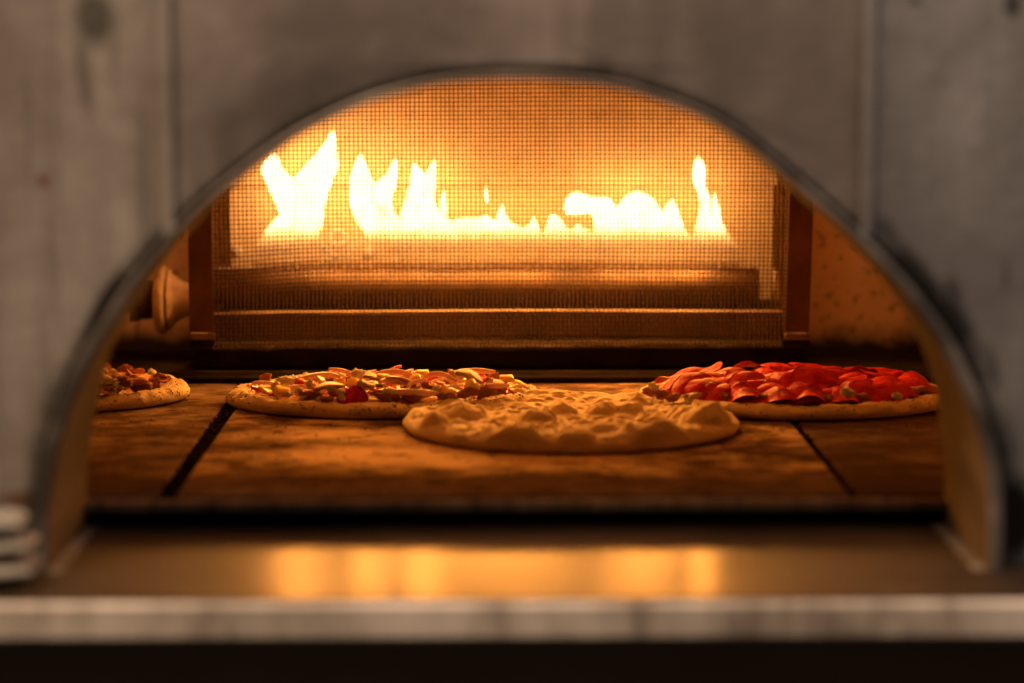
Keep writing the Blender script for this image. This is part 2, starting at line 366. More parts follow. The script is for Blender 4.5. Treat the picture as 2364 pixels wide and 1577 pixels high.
# front plates with the arched cut-out
GAP = .0042
cut = [p + n * (rimw(p.z) + GAP) for p, n in zip(arch, an)]
YP = YF + .012
sl, sr = pz(387, 300)[0], pz(2003, 300)[0]
ZT, XO = 0.62, 0.75
def plate(name, lo_x, hi_x, mat, bend=0.0, y0=YP, ztop=ZT, thick=.004):
    """plate between lo_x..hi_x, cut away under the arch line; grid built column by column"""
    xs = [lo_x + (hi_x - lo_x) * i / 70 for i in range(71)]
    xs = sorted(set(xs + [p.x for p in cut if lo_x < p.x < hi_x]))
    def zb(x):
        if x <= cut[0].x or x >= cut[-1].x: return SH - .003
        for a, b in zip(cut[:-1], cut[1:]):
            if min(a.x, b.x) <= x <= max(a.x, b.x) and abs(a.x - b.x) > 1e-6:
                z = a.z + (b.z - a.z) * (x - a.x) / (b.x - a.x)
                return z
        return SH
    rows = 30; V, Fc = [], []
    # in the left/right columns the arch turns vertical: max over the crossings is what bounds the plate from below
    def zmax(x):
        zs = []
        for a, b in zip(cut[:-1], cut[1:]):
            if min(a.x, b.x) <= x <= max(a.x, b.x) and abs(a.x - b.x) > 1e-7: zs.append(a.z + (b.z - a.z) * (x - a.x) / (b.x - a.x))
        return max(zs) if zs else SH - .003
    cols = []
    for x in xs:
        b = zmax(x); yy = y0 + bend * (abs(x - (lo_x if bend and lo_x > 0 else hi_x)))
        cols.append([(x, yy, b + (ztop - b) * (j / rows) ** 2.4) for j in range(rows + 1)])
    for layer in (0, thick):
        for c in cols: V += [(q[0], q[1] + layer, q[2]) for q in c]
    n = rows + 1; N = len(cols)
    for i in range(N - 1):
        for j in range(rows):
            a = i * n + j; Fc.append((a, a + n, a + n + 1, a + 1)); o2 = N * n; Fc.append((o2 + a, o2 + a + 1, o2 + a + n + 1, o2 + a + n))
        a = i * n; o2 = N * n; Fc.append((a, o2 + a, o2 + a + n, a + n)); a += rows; Fc.append((a, a + n, o2 + a + n, o2 + a))
    for i in (0, N - 1):
        for j in range(rows):
            a = i * n + j; o2 = N * n; Fc.append((a, a + 1, o2 + a + 1, o2 + a) if i == 0 else (a, o2 + a, o2 + a + 1, a + 1))
    me = mesh_of(name, V, Fc, False, [mat]); soot = []
    for (x, y, z) in V:              # soot licked up round the mouth, uneven along the rim
        d = min(((x - q.x) ** 2 + (z - q.z) ** 2) for q in cut[::2]) ** .5
        side = max(0, min(1, (.30 - z) / .24)); wd = .0042 + (.0085 if x > 0 else .0035) * side
        wd *= .55 + 1.1 * max(0, .5 + noise.noise(Vector((x * 22, z * 22, 4))))
        soot.append(max(0, min(1, 1.25 - d / wd)) * (.5 + .4 * side))
    a_ = me.attributes.new('soot', 'FLOAT', 'POINT'); a_.data.foreach_set('value', soot)
    return link(name, me, oven)
plate('front_plate', sl + .0008, sr - .0008, 'centre_plate')
pl = plate('side_plate', -XO, sl - .0008, 'left_plate', bend=.10); pl['label'] = 'streaked and stained steel plate left of the arch'
pl = plate('side_plate', sr + .0008, XO, 'right_plate', bend=.10); pl['label'] = 'sooty steel plate right of the arch'
# rolled seam flanges where the plates meet
for sx, s in ((sl, -1), (sr, 1)):
    box('seam_flange', (sx - .0035, YP - .0035, .02 + .19), (sx + .0035, YP - .0006, ZT), 'left_plate' if s < 0 else 'right_plate', oven, .0012)
# landing shelf with rolled front edge
YS = 1.548
prof = [(1.80, SH), (YS + .006, SH), (YS + .002, SH - .0012), (YS, SH - .0045), (YS, SH - .0245), (YS + .0015, SH - .028), (YS + .005, SH - .029), (YS + .012, SH - .029), (YS + .012, SH - .0272), (YS + .005, SH - .0262), (YS + .003, SH - .0045), (YS + .006, SH - .0022), (1.80, SH - .0022)]
V, Fc = loft([[Vector((x, y, z)) for y, z in prof] for x in (-.75, -.375, 0, .375, .75)])
me = mesh_of('landing_shelf', V, Fc, False, ['shelf', 'lip'])
for p in me.polygons:
    if p.center.y < YS + .012 and p.center.z < SH - .002: p.material_index = 1
link('landing_shelf', me, oven)
box('lower_panel', (-.75, YS + .055, -.40), (.75, YS + .06, SH - .0275), 'under', oven, .0008)
# front of the hearth: iron ledge + dark riser
yh = onz(1180, 1152, 0).y
box('hearth_riser', (-.42, yh + .004, SH - .004), (.42, yh + .010, -.0075), 'black_iron', oven, .0005)
box('hearth_ledge', (-.42, yh - .006, -.0085), (.42, yh + .012, -.0015), 'ledge_iron', oven, .0012)
# three hearth stones with joints
jl0, jl1 = onz(383, 1150, 0), onz(520, 945, 0)
jr0, jr1 = onz(1985, 1155, 0), onz(1843, 985, 0)
jl = (jl0.x + jl1.x) / 2; jr = (jr0.x + jr1.x) / 2
YB = 2.475
def stone(lo, hi, mat='stone'):
    bm = box_bm((lo, yh + .014, -.03), (hi, YB + .18, 0), .003, 3)
    return link('hearth_stone', bm_mesh('hearth_stone', bm, mat, False), oven)
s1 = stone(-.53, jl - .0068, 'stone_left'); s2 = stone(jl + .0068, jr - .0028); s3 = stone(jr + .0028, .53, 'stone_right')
box('hearth_bed', (-.60, yh + .013, -.05), (.60, YB + .2, -.0305), 'black_iron', oven, 0)
def crumbs(x, w, n, seed):
    r = random.Random(seed); V, Fc = [], []
    for i in range(n):
        c = Vector((x + r.uniform(-w, w), r.uniform(yh + .015, YB), r.uniform(-.006, -.0008))); s = r.uniform(.0008, .0028)
        b = len(V); R_ = Matrix.Rotation(r.uniform(0, 6), 3, Vector((r.random(), r.random(), r.random())).normalized())
        for d in ((1, 0, 0), (-1, 0, 0), (0, 1, 0), (0, -1, 0), (0, 0, 1), (0, 0, -1)): V.append(c + R_ @ Vector(d) * s * r.uniform(.6, 1.2))
        for t in ((0, 2, 4), (2, 1, 4), (1, 3, 4), (3, 0, 4), (2, 0, 5), (1, 2, 5), (3, 1, 5), (0, 3, 5)): Fc.append(tuple(b + k for k in t))
    return V, Fc
V1, F1 = crumbs(jl, .0068, 1200, 1); V2, F2 = crumbs(jr, .003, 500, 2)
F2 = [tuple(i + len(V1) for i in f) for f in F2]
link('joint_crumbs', mesh_of('joint_crumbs', V1 + V2, F1 + F2, False, ['debris']), oven, kind='stuff')
# loose crumbs lying on the stones
r = random.Random(5); V, Fc = [], []
for i in range(620):
    px, py = r.uniform(220, 2130), r.uniform(905, 1150); c = onz(px, py, .0006); s = r.uniform(.0004, .0011)
    b = len(V)
    for d in ((1, 0, 0), (-1, 0, 0), (0, 1, 0), (0, -1, 0), (0, 0, 1), (0, 0, -.6)): V.append(c + Vector(d) * s * r.uniform(.6, 1.3))
    for t in ((0, 2, 4), (2, 1, 4), (1, 3, 4), (3, 0, 4), (2, 0, 5), (1, 2, 5), (3, 1, 5), (0, 3, 5)): Fc.append(tuple(b + k for k in t))
link('loose_crumbs', mesh_of('loose_crumbs', V, Fc, False, ['debris']), oven, kind='stuff')
# chamber
YW = 2.72
box('back_wall', (-.531, YW, -.03), (.531, YW + .05, .361), 'wall', oven, 0)
box('chamber_side', (-.60, 1.80, -.06), (-.532, YW + .05, .39), 'wall', oven, 0)
box('chamber_side', (.532, 1.80, -.06), (.60, YW + .05, .39), 'wall', oven, 0)
box('chamber_roof', (-.60, 1.70, .362), (.60, YW + .05, .42), 'lining', oven, 0)
# inner front wall above and beside the arch (closes the chamber): same cut, further back
def inner_front():
    pts = [p + n * .004 for p, n in zip(arch, an)]; V, Fc = [], []
    for p in pts:
        a = math.atan2(p.z - .1, p.x - .018); d = Vector((math.cos(a), 0, math.sin(a)))
        k = min((.58 / abs(d.x)) if abs(d.x) > 1e-6 else 9, ((.385 - .1) / d.z) if d.z > 1e-6 else 9, (.16 / -d.z) if d.z < -1e-6 else 9)
        V += [(p.x, 1.694, p.z), (max(-.58, min(.58, .018 + d.x * k)), 1.694, .1 + d.z * k)]
    for i in range(len(pts) - 1): Fc.append((2 * i, 2 * i + 1, 2 * i + 3, 2 * i + 2))
    V2 = [(x, y + .028, z) for x, y, z in V]; n = len(V)
    Fc += [tuple(n + k for k in f[::-1]) for f in Fc]
    for i in range(len(pts) - 1): Fc.append((2 * i, 2 * i + 2, n + 2 * i + 2, n + 2 * i))
    return mesh_of('inner_front', V + V2, Fc, False, ['black_iron'])
link('inner_front', inner_front(), oven)
box('burner_shade_slab', (-.531, 2.425, .0004), (.531, 2.66, .006), 'black_iron', oven, .002)  # added slab, its black stands in for the shade before the curb
# burner curb and back plates
XL, XR = at(445, 850, YB).x, at(1870, 850, YB).x
zc = at(1100, 806, YB).z
bm = box_bm((XL, YB + .012, 0.0065), (XR, YB + .15, zc), .004, 2)
bmesh.ops.subdivide_edges(bm, edges=[e for e in bm.edges if abs(e.verts[0].co.x - e.verts[1].co.x) > .1], cuts=60)
for v in bm.verts: v.co.y += .004 * fbm(v.co, 30); v.co.z += .002 * fbm(v.co + Vector((3, 1, 2)), 40) if v.co.z > .005 else 0
link('burner_curb', bm_mesh('burner_curb', bm, 'black_iron', True), oven)
YK = 2.65
zj = at(600, 428, YK).z
xa, xb = at(530, 500, YK).x, at(1786, 500, YK).x
box('burner_back_plate', (xa, YK, .001), (xb, YK + .012, zj - .001), 'back_plate', oven, .001)
box('burner_back_plate', (xa - .004, YK - .006, zj), (xb + .004, YK + .012, .360), 'back_plate', oven, .001)

# ================================================================== GUARD
guard = thing('burner_guard', 'fine wire mesh screen in a dark iron frame before the burner', 'fire screen', (.0155, YB, 0))
GI = Matrix.Translation((-.0155, -YB, 0))
def prism(name, pxs, Y, depth, mat, parent, M=None, bev=.0008):
    pts = [at(x, y, Y) for x, y in pxs]; bm = bmesh.new()
    a = [bm.verts.new(p) for p in pts]; b = [bm.verts.new(p + Vector((0, depth, 0))) for p in pts]
    bm.faces.new(a); bm.faces.new(b[::-1]); n = len(a)
    for i in range(n): bm.faces.new((a[i], b[i], b[(i + 1) % n], a[(i + 1) % n]))
    if bev: bmesh.ops.bevel(bm, geom=bm.edges[:], offset=bev, segments=2, affect='EDGES')
    if M: bm.transform(M)
    return link(name, bm_mesh(name, bm, mat), parent)
prism('frame_post', [(428, 90), (484, 90), (492, 768), (437, 768)], YB - .003, .0035, 'guard_iron', guard, GI)
prism('frame_post', [(1850, 90), (1906, 90), (1868, 768), (1813, 768)][0:0] or [(1832, 90), (1892, 90), (1868, 768), (1813, 768)], YB - .003, .0035, 'guard_iron', guard, GI)
prism('frame_flange', [(430, 90), (436, 90), (444, 768), (438, 768)], YB, .010, 'guard_iron', guard, GI, .0006)
prism('frame_flange', [(1884, 90), (1890, 90), (1866, 768), (1860, 768)], YB, .010, 'guard_iron', guard, GI, .0006)
for q in ([(437, 771), (494, 771), (494, 784), (440, 784)], [(1814, 771), (1870, 771), (1870, 784), (1814, 784)]):
    prism('foot_clip', q, YB - .006, .012, 'burner', guard, GI)
for q in ([(437, 787), (496, 787), (490, 803), (446, 803)], [(1806, 787), (1872, 787), (1872, 806), (1812, 806)]):
    prism('foot_bracket', q, YB - .004, .016, 'black_iron', guard, GI)
def wires():
    sp_, rad = .00443, .00064
    x0, x1 = at(478, 500, YB).x, at(1836, 500, YB).x; z0, z1 = at(1100, 804, YB).z, .318
    nx, nz = int((x1 - x0) / sp_), int((z1 - z0) / sp_); V, Fc = [], []
    def warp(x, z):
        t = (x - x0) / (x1 - x0); h = (z - z0) / (z1 - z0)
        dy = .004 * math.sin(t * 5.1 + 1) * math.sin(h * 4) + .0015 * noise.noise(Vector((x * 14, z * 14, 3)))
        dy += .016 * math.exp(-((h - .20) / .12) ** 2) * math.sin(math.pi * t) ** .5     # pushed in towards the burner
        dx = .0012 * noise.noise(Vector((x * 7, z * 3, 9))); dz = .0014 * noise.noise(Vector((x * 5, z * 9, 5)))
        dz += -.005 * math.exp(-((t - .02) / .10) ** 2) * math.exp(-((h - .28) / .15) ** 2) + .0022 * math.sin(t * math.pi) * math.exp(-((h - .27) / .12) ** 2)
        return Vector((x + dx, YB + .004 + dy, z + dz))
    def tube(pts, ax):
        b = len(V)
        for i, p in enumerate(pts):
            for k in range(3):
                a = 2.094 * k + .5
                V.append(p + (Vector((0, math.cos(a), math.sin(a))) if ax else Vector((math.cos(a), math.sin(a), 0))) * rad)
        for i in range(len(pts) - 1):
            for k in range(3):
                c, d = b + i * 3 + k, b + i * 3 + (k + 1) % 3; Fc.append((c, d, d + 3, c + 3))
    rr = random.Random(3)
    for j in range(nz + 1):
        j_ = rr.uniform(-.0003, .0003)
        tube([warp(x0 + i * sp_, z0 + j * sp_ + j_) + Vector((0, .0002 * (1 if (i + j) % 2 else -1), 0)) for i in range(nx + 1)], True)
    for i in range(nx + 1):
        j_ = rr.uniform(-.0003, .0003)
        tube([warp(x0 + i * sp_ + j_, z0 + j * sp_) + Vector((0, .0002 * (-1 if (i + j) % 2 else 1), 0)) for j in range(nz + 1)], False)
    V2 = [GI @ v for v in V]
    return mesh_of('wire_mesh', V2, Fc, False, ['wire'])
link('wire_mesh', wires(), guard, kind='stuff')
# lip plate behind the foot of the mesh, with a bright bent top edge
zl0, zl1 = at(1100, 778, YB + .03).z, at(1100, 719, YB + .03).z
xl, xr = at(486, 740, YB + .03).x, at(1806, 740, YB + .03).x
V, Fc = loft([[GI @ Vector((x, y + .0006 * math.sin(x * 23), z + .0009 * math.sin(x * 9 + 1))) for y, z in ((YB + .03, zl0), (YB + .03, zl1 - .002), (YB + .0315, zl1), (YB + .036, zl1 + .0004), (YB + .036, zl1 - .0016), (YB + .0325, zl1 - .003), (YB + .032, zl0))] for x in [xl + (xr - xl) * i / 30 for i in range(31)]])
link('lip_plate', mesh_of('lip_plate', V, Fc, False, ['burner']), guard)

# ================================================================== BURNER
YBU = 2.585
bc = at(1100, 662, YBU)
burner = thing('gas_burner', 'rusty cast iron bar burner behind the mesh with flared bell at left', 'gas burner', (bc.x, YBU, 0))
def brn(name, V, Fc, mat, smooth=True):
    M = Matrix.Translation((-bc.x, -YBU, 0)); return link(name, mesh_of(name, [M @ Vector(v) for v in V], Fc, smooth, [mat]), burner)
X = lambda px, py=660: at(px, py, YBU).x
rB = .0235; zB = bc.z - .002
V, Fc = lathe_x([(X(486), rB * .8), (X(490), rB), (X(1100), rB), (X(1742), rB), (X(1750), rB * .9), (X(1751), rB * .3)], 28, (0, YBU, zB))
brn('burner_tube', V, Fc, 'burner')
# port strip: castellated teeth along the top of the tube
V, Fc = [], []
zt = at(1100, 612, YBU - .006).z
def addbox(lo, hi):
    b = len(V)
    for x in (lo[0], hi[0]):
        for y in (lo[1], hi[1]):
            for z in (lo[2], hi[2]): V.append((x, y, z))
    Fc.extend([tuple(b + i for i in f) for f in ((0, 1, 3, 2), (4, 6, 7, 5), (0, 4, 5, 1), (2, 3, 7, 6), (0, 2, 6, 4), (1, 5, 7, 3))])
rr = random.Random(8)
addbox((X(492), YBU - .006, zB + rB - .006), (X(1748), YBU + .006, zt - .0025))
x = X(588)
while x < X(1702):
    wd = rr.uniform(.0055, .0068); addbox((x, YBU - .0075, zt - .0030), (x + wd, YBU - .0025, zt + rr.uniform(.0030, .0044))); addbox((x + .003, YBU + .0025, zt - .003), (x + .003 + wd, YBU + .0075, zt + .0036)); x += .0098
brn('port_strip', V, Fc, 'bright_nut', False)['kind'] = 'stuff'
# flared bell (venturi) left of the guard and its supply pipe
V, Fc = lathe_x([(X(366, 690), .012), (X(361, 690), .031), (X(362, 690), .0345), (X(366, 690), .0366), (X(374, 690), .0374), (X(381, 690), .0366), (X(385, 690), .0340), (X(386, 690), .027), (X(389, 690), .027), (X(390.5, 690), .0325), (X(393, 690), .0322), (X(400, 690), .0275), (X(412, 690), .0225), (X(428, 690), .0185), (X(446, 690), .0168), (X(500, 690), .0165)], 36, (0, YBU, at(400, 692, YBU).z))
brn('bell', V, Fc, 'bell')
V, Fc = lathe_x([(X(180), .014), (X(322), .014), (X(323), .0215), (X(348), .0215), (X(349), .0155), (X(372), .0155)], 24, (0, YBU + .004, at(340, 692, YBU).z))
brn('supply_pipe', V, Fc, 'dark_pipe')
brn('pipe_shield', *(lambda a: a)(((lambda lo, hi: ([(x, y, z) for x in (lo[0], hi[0]) for y in (lo[1], hi[1]) for z in (lo[2], hi[2])], [(0, 1, 3, 2), (4, 6, 7, 5), (0, 4, 5, 1), (2, 3, 7, 6), (0, 2, 6, 4), (1, 5, 7, 3)]))((X(300), YBU - .012, at(300, 740, YBU).z), (X(321), YBU + .02, at(300, 600, YBU).z)))), 'dark_pipe', False)
# pilot: ring, bent bracket, nut; igniter rod at right
def torus(c, R, r_, n=28, m=10):
    V, Fc = [], []
    for i in range(n):
        a = 2 * math.pi * i / n
        for j in range(m):
            b = 2 * math.pi * j / m; q = R + r_ * math.cos(b)
            V.append(Vector(c) + Vector((q * math.cos(a), r_ * math.sin(b), q * math.sin(a))))
    for i in range(n):
        for j in range(m): Fc.append((i * m + j, i * m + (j + 1) % m, ((i + 1) % n) * m + (j + 1) % m, ((i + 1) % n) * m + j))
    return V, Fc
pc = at(781, 549, YBU + .035)
V, Fc = torus(pc, .0078, .0021); brn('pilot_ring', V, Fc, 'bright_nut')
V, Fc = [], []
for (p0, p1) in (((742, 575), (775, 598)), ((775, 598), (815, 570)), ((742, 566), (752, 580))):
    a, b = at(*p0, YBU + .028), at(*p1, YBU + .028); d = (b - a).normalized(); n_ = Vector((-d.z, 0, d.x)) * .0024
    i0 = len(V); V += [a - n_, b - n_, b + n_, a + n_] + [q + Vector((0, .012, 0)) for q in (a - n_, b - n_, b + n_, a + n_)]
    Fc += [tuple(i0 + k for k in f) for f in ((0, 1, 2, 3), (7, 6, 5, 4), (0, 4, 5, 1), (1, 5, 6, 2), (2, 6, 7, 3), (3, 7, 4, 0))]
brn('pilot_bracket', V, Fc, 'bright_nut', False)
for (px, py) in ((852, 580), (548, 578)):
    c = at(px, py, YK - .004)
    V = [c + Vector((.005 * math.cos(k * math.pi / 3) * s, dy, .005 * math.sin(k * math.pi / 3) * s)) for dy, s in ((.004, 1), (-.003, 1), (-.0036, .8)) for k in range(6)]
    Fc = [(i * 6 + k, i * 6 + (k + 1) % 6, (i + 1) * 6 + (k + 1) % 6, (i + 1) * 6 + k) for i in range(2) for k in range(6)] + [tuple(12 + k for k in range(6))]
    brn('nut', V, Fc, 'bright_nut', False)
a, b = at(1790, 700, YBU), at(1790, 622, YBU)
V, Fc = loft([[p + Vector((r_ * math.cos(k * .7854), r_ * math.sin(k * .7854), 0)) for k in range(8)] for p, r_ in ((a, .0035), (a.lerp(b, .6), .0035), (a.lerp(b, .62), .0022), (b, .0022))])
brn('igniter_rod', V, Fc, 'bright_nut')
V, Fc = [], []
addbox((X(1752), YBU - .012, at(1700, 712, YBU).z), (X(1800), YBU + .02, at(1700, 694, YBU).z)); brn('end_bracket', V, Fc, 'dark_pipe', False)
V, Fc = [], []
addbox((X(492), YBU - .02, zc + .0005), (X(520), YBU + .02, zB - rB * .6)); brn('burner_foot', V, Fc, 'dark_pipe', False)
V, Fc = [], []
addbox((X(1700), YBU - .02, zc + .0005), (X(1728), YBU + .02, zB - rB * .6)); brn('burner_foot', V, Fc, 'dark_pipe', False)

# ================================================================== FLAMES
YFL = YBU - .002
for px, py, pw, ph in ((690, 440, 130, 230), (850, 470, 100, 180), (975, 465, 95, 200), (1170, 520, 330, 85), (1460, 495, 230, 120), (1628, 490, 75, 200)):
    k_ = YBU / F; o_ = area('flame_glow', at(px, py - 16, YBU - .0165), at(px + (1200 - px) * .35, py + 430, 1.9), (pw * k_, ph * k_), FLIGHT * pw * ph / 112000., (1.0, .355, .052)); o_.data.shape = 'ELLIPSE'   # the light this tongue throws forward
    o_ = area('flame_glow', at(px, py - 16, YBU + .0165), at(px, py - 60, YBU + .3), (pw * k_, ph * k_), FLIGHT * .045 * pw * ph / 112000., (1.0, .42, .09)); o_.data.shape = 'ELLIPSE'   # and backward
flame = thing('gas_flame', 'row of blazing gas flames rising from the burner behind the mesh', 'fire', (bc.x, YFL, zt))
FM = Matrix.Translation((-bc.x, -YFL, -zt))
def ragged(px, py, k=1.0):         # small licks along a flame's outline, in pixels
    return k * (3.2 * noise.noise(Vector((px * .035, py * .05, 3))) + 2.0 * noise.noise(Vector((px * .1, py * .13, 8))))
def tongue(rows, dmax=.011, dy=0.0, n=14, sub=6):     # rows of (py, xl, xr): stacked oval sections
    core = None
    for mat, grow, parent in (('flame', 0, flame), ('mantle', 4.5, None), ('mantle_outer', 11, None)):
        rings = []; R_ = catmull(rows, sub); py0 = R_[0][0]
        for i, (py, a, b) in enumerate(R_):
            g = grow * min(1, .25 + i / 10); up = grow * 2.2 * max(0, 1 - i / 12)
            fade = min(1, (b - a) / 30)
            a2, b2 = a + 3.5 * fade - g + ragged(a, py, fade), b - 3.5 * fade + g + ragged(b + 300, py, fade)
            p, q = at(a2, py - up, YFL + dy), at(b2, py - up, YFL + dy); c = (p + q) / 2; hw = (q.x - p.x) / 2; hd = min(dmax, hw * .8 + .001) + grow * .0003
            rings.append([FM @ (c + Vector((hw * math.cos(2 * math.pi * k / n), hd * math.sin(2 * math.pi * k / n) + .004 * math.sin(py * .03 + rows[0][1]), 0))) for k in range(n)])
        V, Fc = loft(rings); nm = 'flame_tongue' if core is None else 'flame_mantle'
        o = link(nm, mesh_of(nm, V, Fc, True, [mat]), core or flame); core = core or o
    return core
def sheet(cols, dmax=.009, dy=0.0, n=14, sub=6):      # columns of (px, ytop, ybottom): sections along the burner
    core = None
    for mat, grow in (('flame', 0), ('mantle', 6), ('mantle_outer', 14)):
        rings = []
        for (px, a, b) in catmull(cols, sub):
            a2 = a + ragged(px, 500, 1.6) - grow
            p, q = at(px, a2, YFL + dy), at(px, b, YFL + dy); c = (p + q) / 2; hz = max(.0008, (p.z - q.z) / 2); hd = min(dmax, hz * .8) + grow * .0002
            rings.append([FM @ (c + Vector((0, hd * math.cos(2 * math.pi * k / n) + .004 * math.sin(px * .021), hz * math.sin(2 * math.pi * k / n)))) for k in range(n)])
        V, Fc = loft(rings); nm = 'flame_tongue' if core is None else 'flame_mantle'
        o = link(nm, mesh_of(nm, V, Fc, True, [mat]), core or flame); core = core or o
    return core
sheet([(588, 566, 604), (640, 556, 604), (735, 558, 604), (775, 566, 604), (810, 558, 604), (1000, 552, 604), (1300, 555, 604), (1600, 556, 604), (1690, 566, 604), (1706, 585, 604)], dmax=.006)
tongue([(304, 765, 770), (315, 756, 775), (330, 746, 778), (355, 726, 780), (382, 702, 780), (418, 672, 771), (453, 652, 758), (480, 645, 752), (507, 640, 748), (540, 622, 742), (570, 604, 738), (604, 598, 732)])
tongue([(354, 626, 632), (360, 616, 642), (370, 606, 648), (384, 601, 655), (402, 604, 668), (418, 610, 690), (440, 620, 690), (470, 634, 690), (505, 648, 690)], dy=-.003)
tongue([(492, 650, 662), (507, 632, 680), (530, 612, 690), (547, 601, 690), (565, 594, 690), (585, 589, 680), (604, 587, 675)], dy=.003)
tongue([(358, 831, 835), (364, 824, 840), (378, 815, 847), (391, 811, 851), (413, 805, 861), (436, 804, 884), (460, 806, 902), (489, 812, 915), (520, 826, 935), (560, 850, 960), (604, 852, 965)], dy=.002)
tongue([(368, 910, 914), (376, 904, 919), (391, 897, 921), (405, 886, 920), (420, 868, 917), (440, 858, 914), (470, 856, 905), (500, 858, 910), (530, 862, 930)], dy=-.003)
tongue([(378, 955, 960), (386, 951, 966), (400, 948, 982), (420, 944, 990), (450, 936, 995), (480, 926, 1000), (520, 915, 1010), (560, 900, 1030), (604, 890, 1040)], dy=.003)
tongue([(372, 1000, 1006), (382, 992, 1009), (400, 980, 1010), (430, 972, 1009), (470, 965, 1008), (495, 960, 1026), (515, 960, 1050), (545, 960, 1070), (604, 960, 1075)], dy=-.002)
sheet([(1000, 500, 604), (1043, 507, 604), (1070, 503, 604), (1100, 501, 604), (1123, 498, 604), (1142, 508, 604), (1152, 486, 604), (1159, 471, 604), (1167, 492, 604), (1176, 508, 604), (1190, 517, 604), (1208, 526, 604), (1222, 518, 604), (1233, 500, 604), (1243, 522, 604), (1255, 538, 604), (1266, 512, 604), (1276, 497, 604), (1293, 504, 604), (1306, 524, 604), (1320, 530, 604), (1335, 520, 604), (1350, 527, 604), (1369, 533, 604), (1400, 530, 604)])
sheet([(1303, 474, 482), (1308, 460, 492), (1318, 449, 496), (1330, 445, 497), (1345, 447, 495), (1360, 452, 492), (1375, 454, 510), (1390, 454, 540), (1410, 460, 560)], dy=-.004)
sheet([(1372, 460, 580), (1384, 453, 604), (1396, 453, 604), (1413, 466, 604), (1424, 478, 604), (1436, 458, 604), (1448, 447, 604), (1463, 442, 604), (1480, 443, 604), (1494, 449, 604), (1516, 467, 604), (1529, 490, 604), (1540, 468, 604), (1549, 463, 604), (1557, 466, 604), (1570, 500, 604), (1580, 528, 604), (1591, 542, 604), (1610, 540, 604), (1630, 545, 604)])
tongue([(364, 1609, 1613), (370, 1603, 1621), (384, 1598, 1627), (400, 1596, 1631), (420, 1599, 1632), (440, 1607, 1633), (458, 1611, 1643), (480, 1611, 1655), (498, 1609, 1663), (525, 1601, 1675), (561, 1595, 1694), (585, 1590, 1706), (604, 1590, 1706)], dy=.003)
tongue([(434, 1121, 1122), (442, 1120, 1125), (455, 1120.5, 1126), (464, 1122, 1125), (470, 1123, 1124)], dmax=.002)
for lick in ([(545, 640, 644), (556, 630, 652), (575, 622, 660), (604, 618, 664)], [(352, 776, 778), (362, 772, 780), (380, 768, 782), (400, 764, 778)], [(440, 1024, 1026), (456, 1018, 1030), (478, 1012, 1032), (500, 1008, 1036)], [(446, 1648, 1650), (458, 1644, 1654), (474, 1642, 1660), (492, 1640, 1664)]):
    tongue(lick, dmax=.004, dy=-.004)

# ================================================================== PIZZAS
RP = .151
PROF = [(.93, 0.), (.975, .0012), (.998, .0055), (.992, .0095), (.960, .0128), (.91, .0138), (.85, .0125), (.76, .0115), (.5, .011), (0.02, .011)]
PC = catmull(PROF, 5)
def crust_pt(u, th, seed, hgt=1.0, amp=1.0):
    i = min(len(PC) - 2, int(u)); t = u - i; r0 = PC[i][0] * (1 - t) + PC[i + 1][0] * t; z0 = PC[i][1] * (1 - t) + PC[i + 1][1] * t
    c, s = math.cos(th), math.sin(th)
    wob = 1 + .030 * noise.noise(Vector((c * 1.3 + seed, s * 1.3, seed * 2))) + .006 * noise.noise(Vector((c * 6, s * 6 + seed, 1)))
    r_ = r0 * RP * wob
    k = min(1, z0 / .008)
    n = .0030 * noise.noise(Vector((c * r_ * 45, s * r_ * 45, seed))) + .0018 * noise.noise(Vector((c * r_ * 150, s * r_ * 130, seed + 4)))
    return Vector((c * r_, s * r_, z0 * hgt * (1 + .12 * noise.noise(Vector((c * 2, s * 2, seed + 7)))) + n * k * amp))
def crust(parent, seed, mat='crust', hgt=1.0):
    N = 200; us = len(PC)
    V = [crust_pt(u, 2 * math.pi * k / N, seed, hgt) for u in range(us) for k in range(N)]
    Fc = [(u * N + k, u * N + (k + 1) % N, (u + 1) * N + (k + 1) % N, (u + 1) * N + k) for u in range(us - 1) for k in range(N)]
    Fc.append(tuple(range(N))[::-1]); Fc.append(tuple((us - 1) * N + k for k in range(N)))
    return link('crust', mesh_of('crust', V, Fc, True, [mat]), parent)
def herbs(parent_crust, seed, n, dens=None, hgt=1.0):
    r_ = random.Random(seed); V, Fc = [], []
    tries = 0
    while n > 0 and tries < 60000:
        tries += 1
        u, th = r_.uniform(6, 38), r_.uniform(0, 2 * math.pi)
        if dens and r_.random() > dens(u, th): continue
        if noise.noise(Vector((math.cos(th) * 5 + seed, math.sin(th) * 5, u * .12))) + r_.uniform(-.3, .5) < 0: continue
        p = crust_pt(u, th, seed, hgt); a = crust_pt(u + .5, th, seed, hgt) - p; b = crust_pt(u, th + .01, seed, hgt) - p
        nn = b.cross(a).normalized()
        if nn.z < -.2: nn = -nn
        t1 = (b.normalized() * math.cos(r_.uniform(0, 6)) + a.normalized() * math.sin(r_.uniform(0, 6))).normalized(); t2 = nn.cross(t1)
        L, W = r_.uniform(.0006, .0021), r_.uniform(.0003, .0008); p += nn * .0003; i0 = len(V)
        V += [p - t1 * L, p + t2 * W + nn * .0004, p + t1 * L + nn * r_.uniform(0, .0006), p - t2 * W, p + nn * .0009]
        Fc += [(i0, i0 + 1, i0 + 4), (i0 + 1, i0 + 2, i0 + 4), (i0 + 2, i0 + 3, i0 + 4), (i0 + 3, i0, i0 + 4)]; n -= 1
    return link('herb_flecks', mesh_of('herb_flecks', V, Fc, False, ['herb']), parent_crust, kind='stuff')
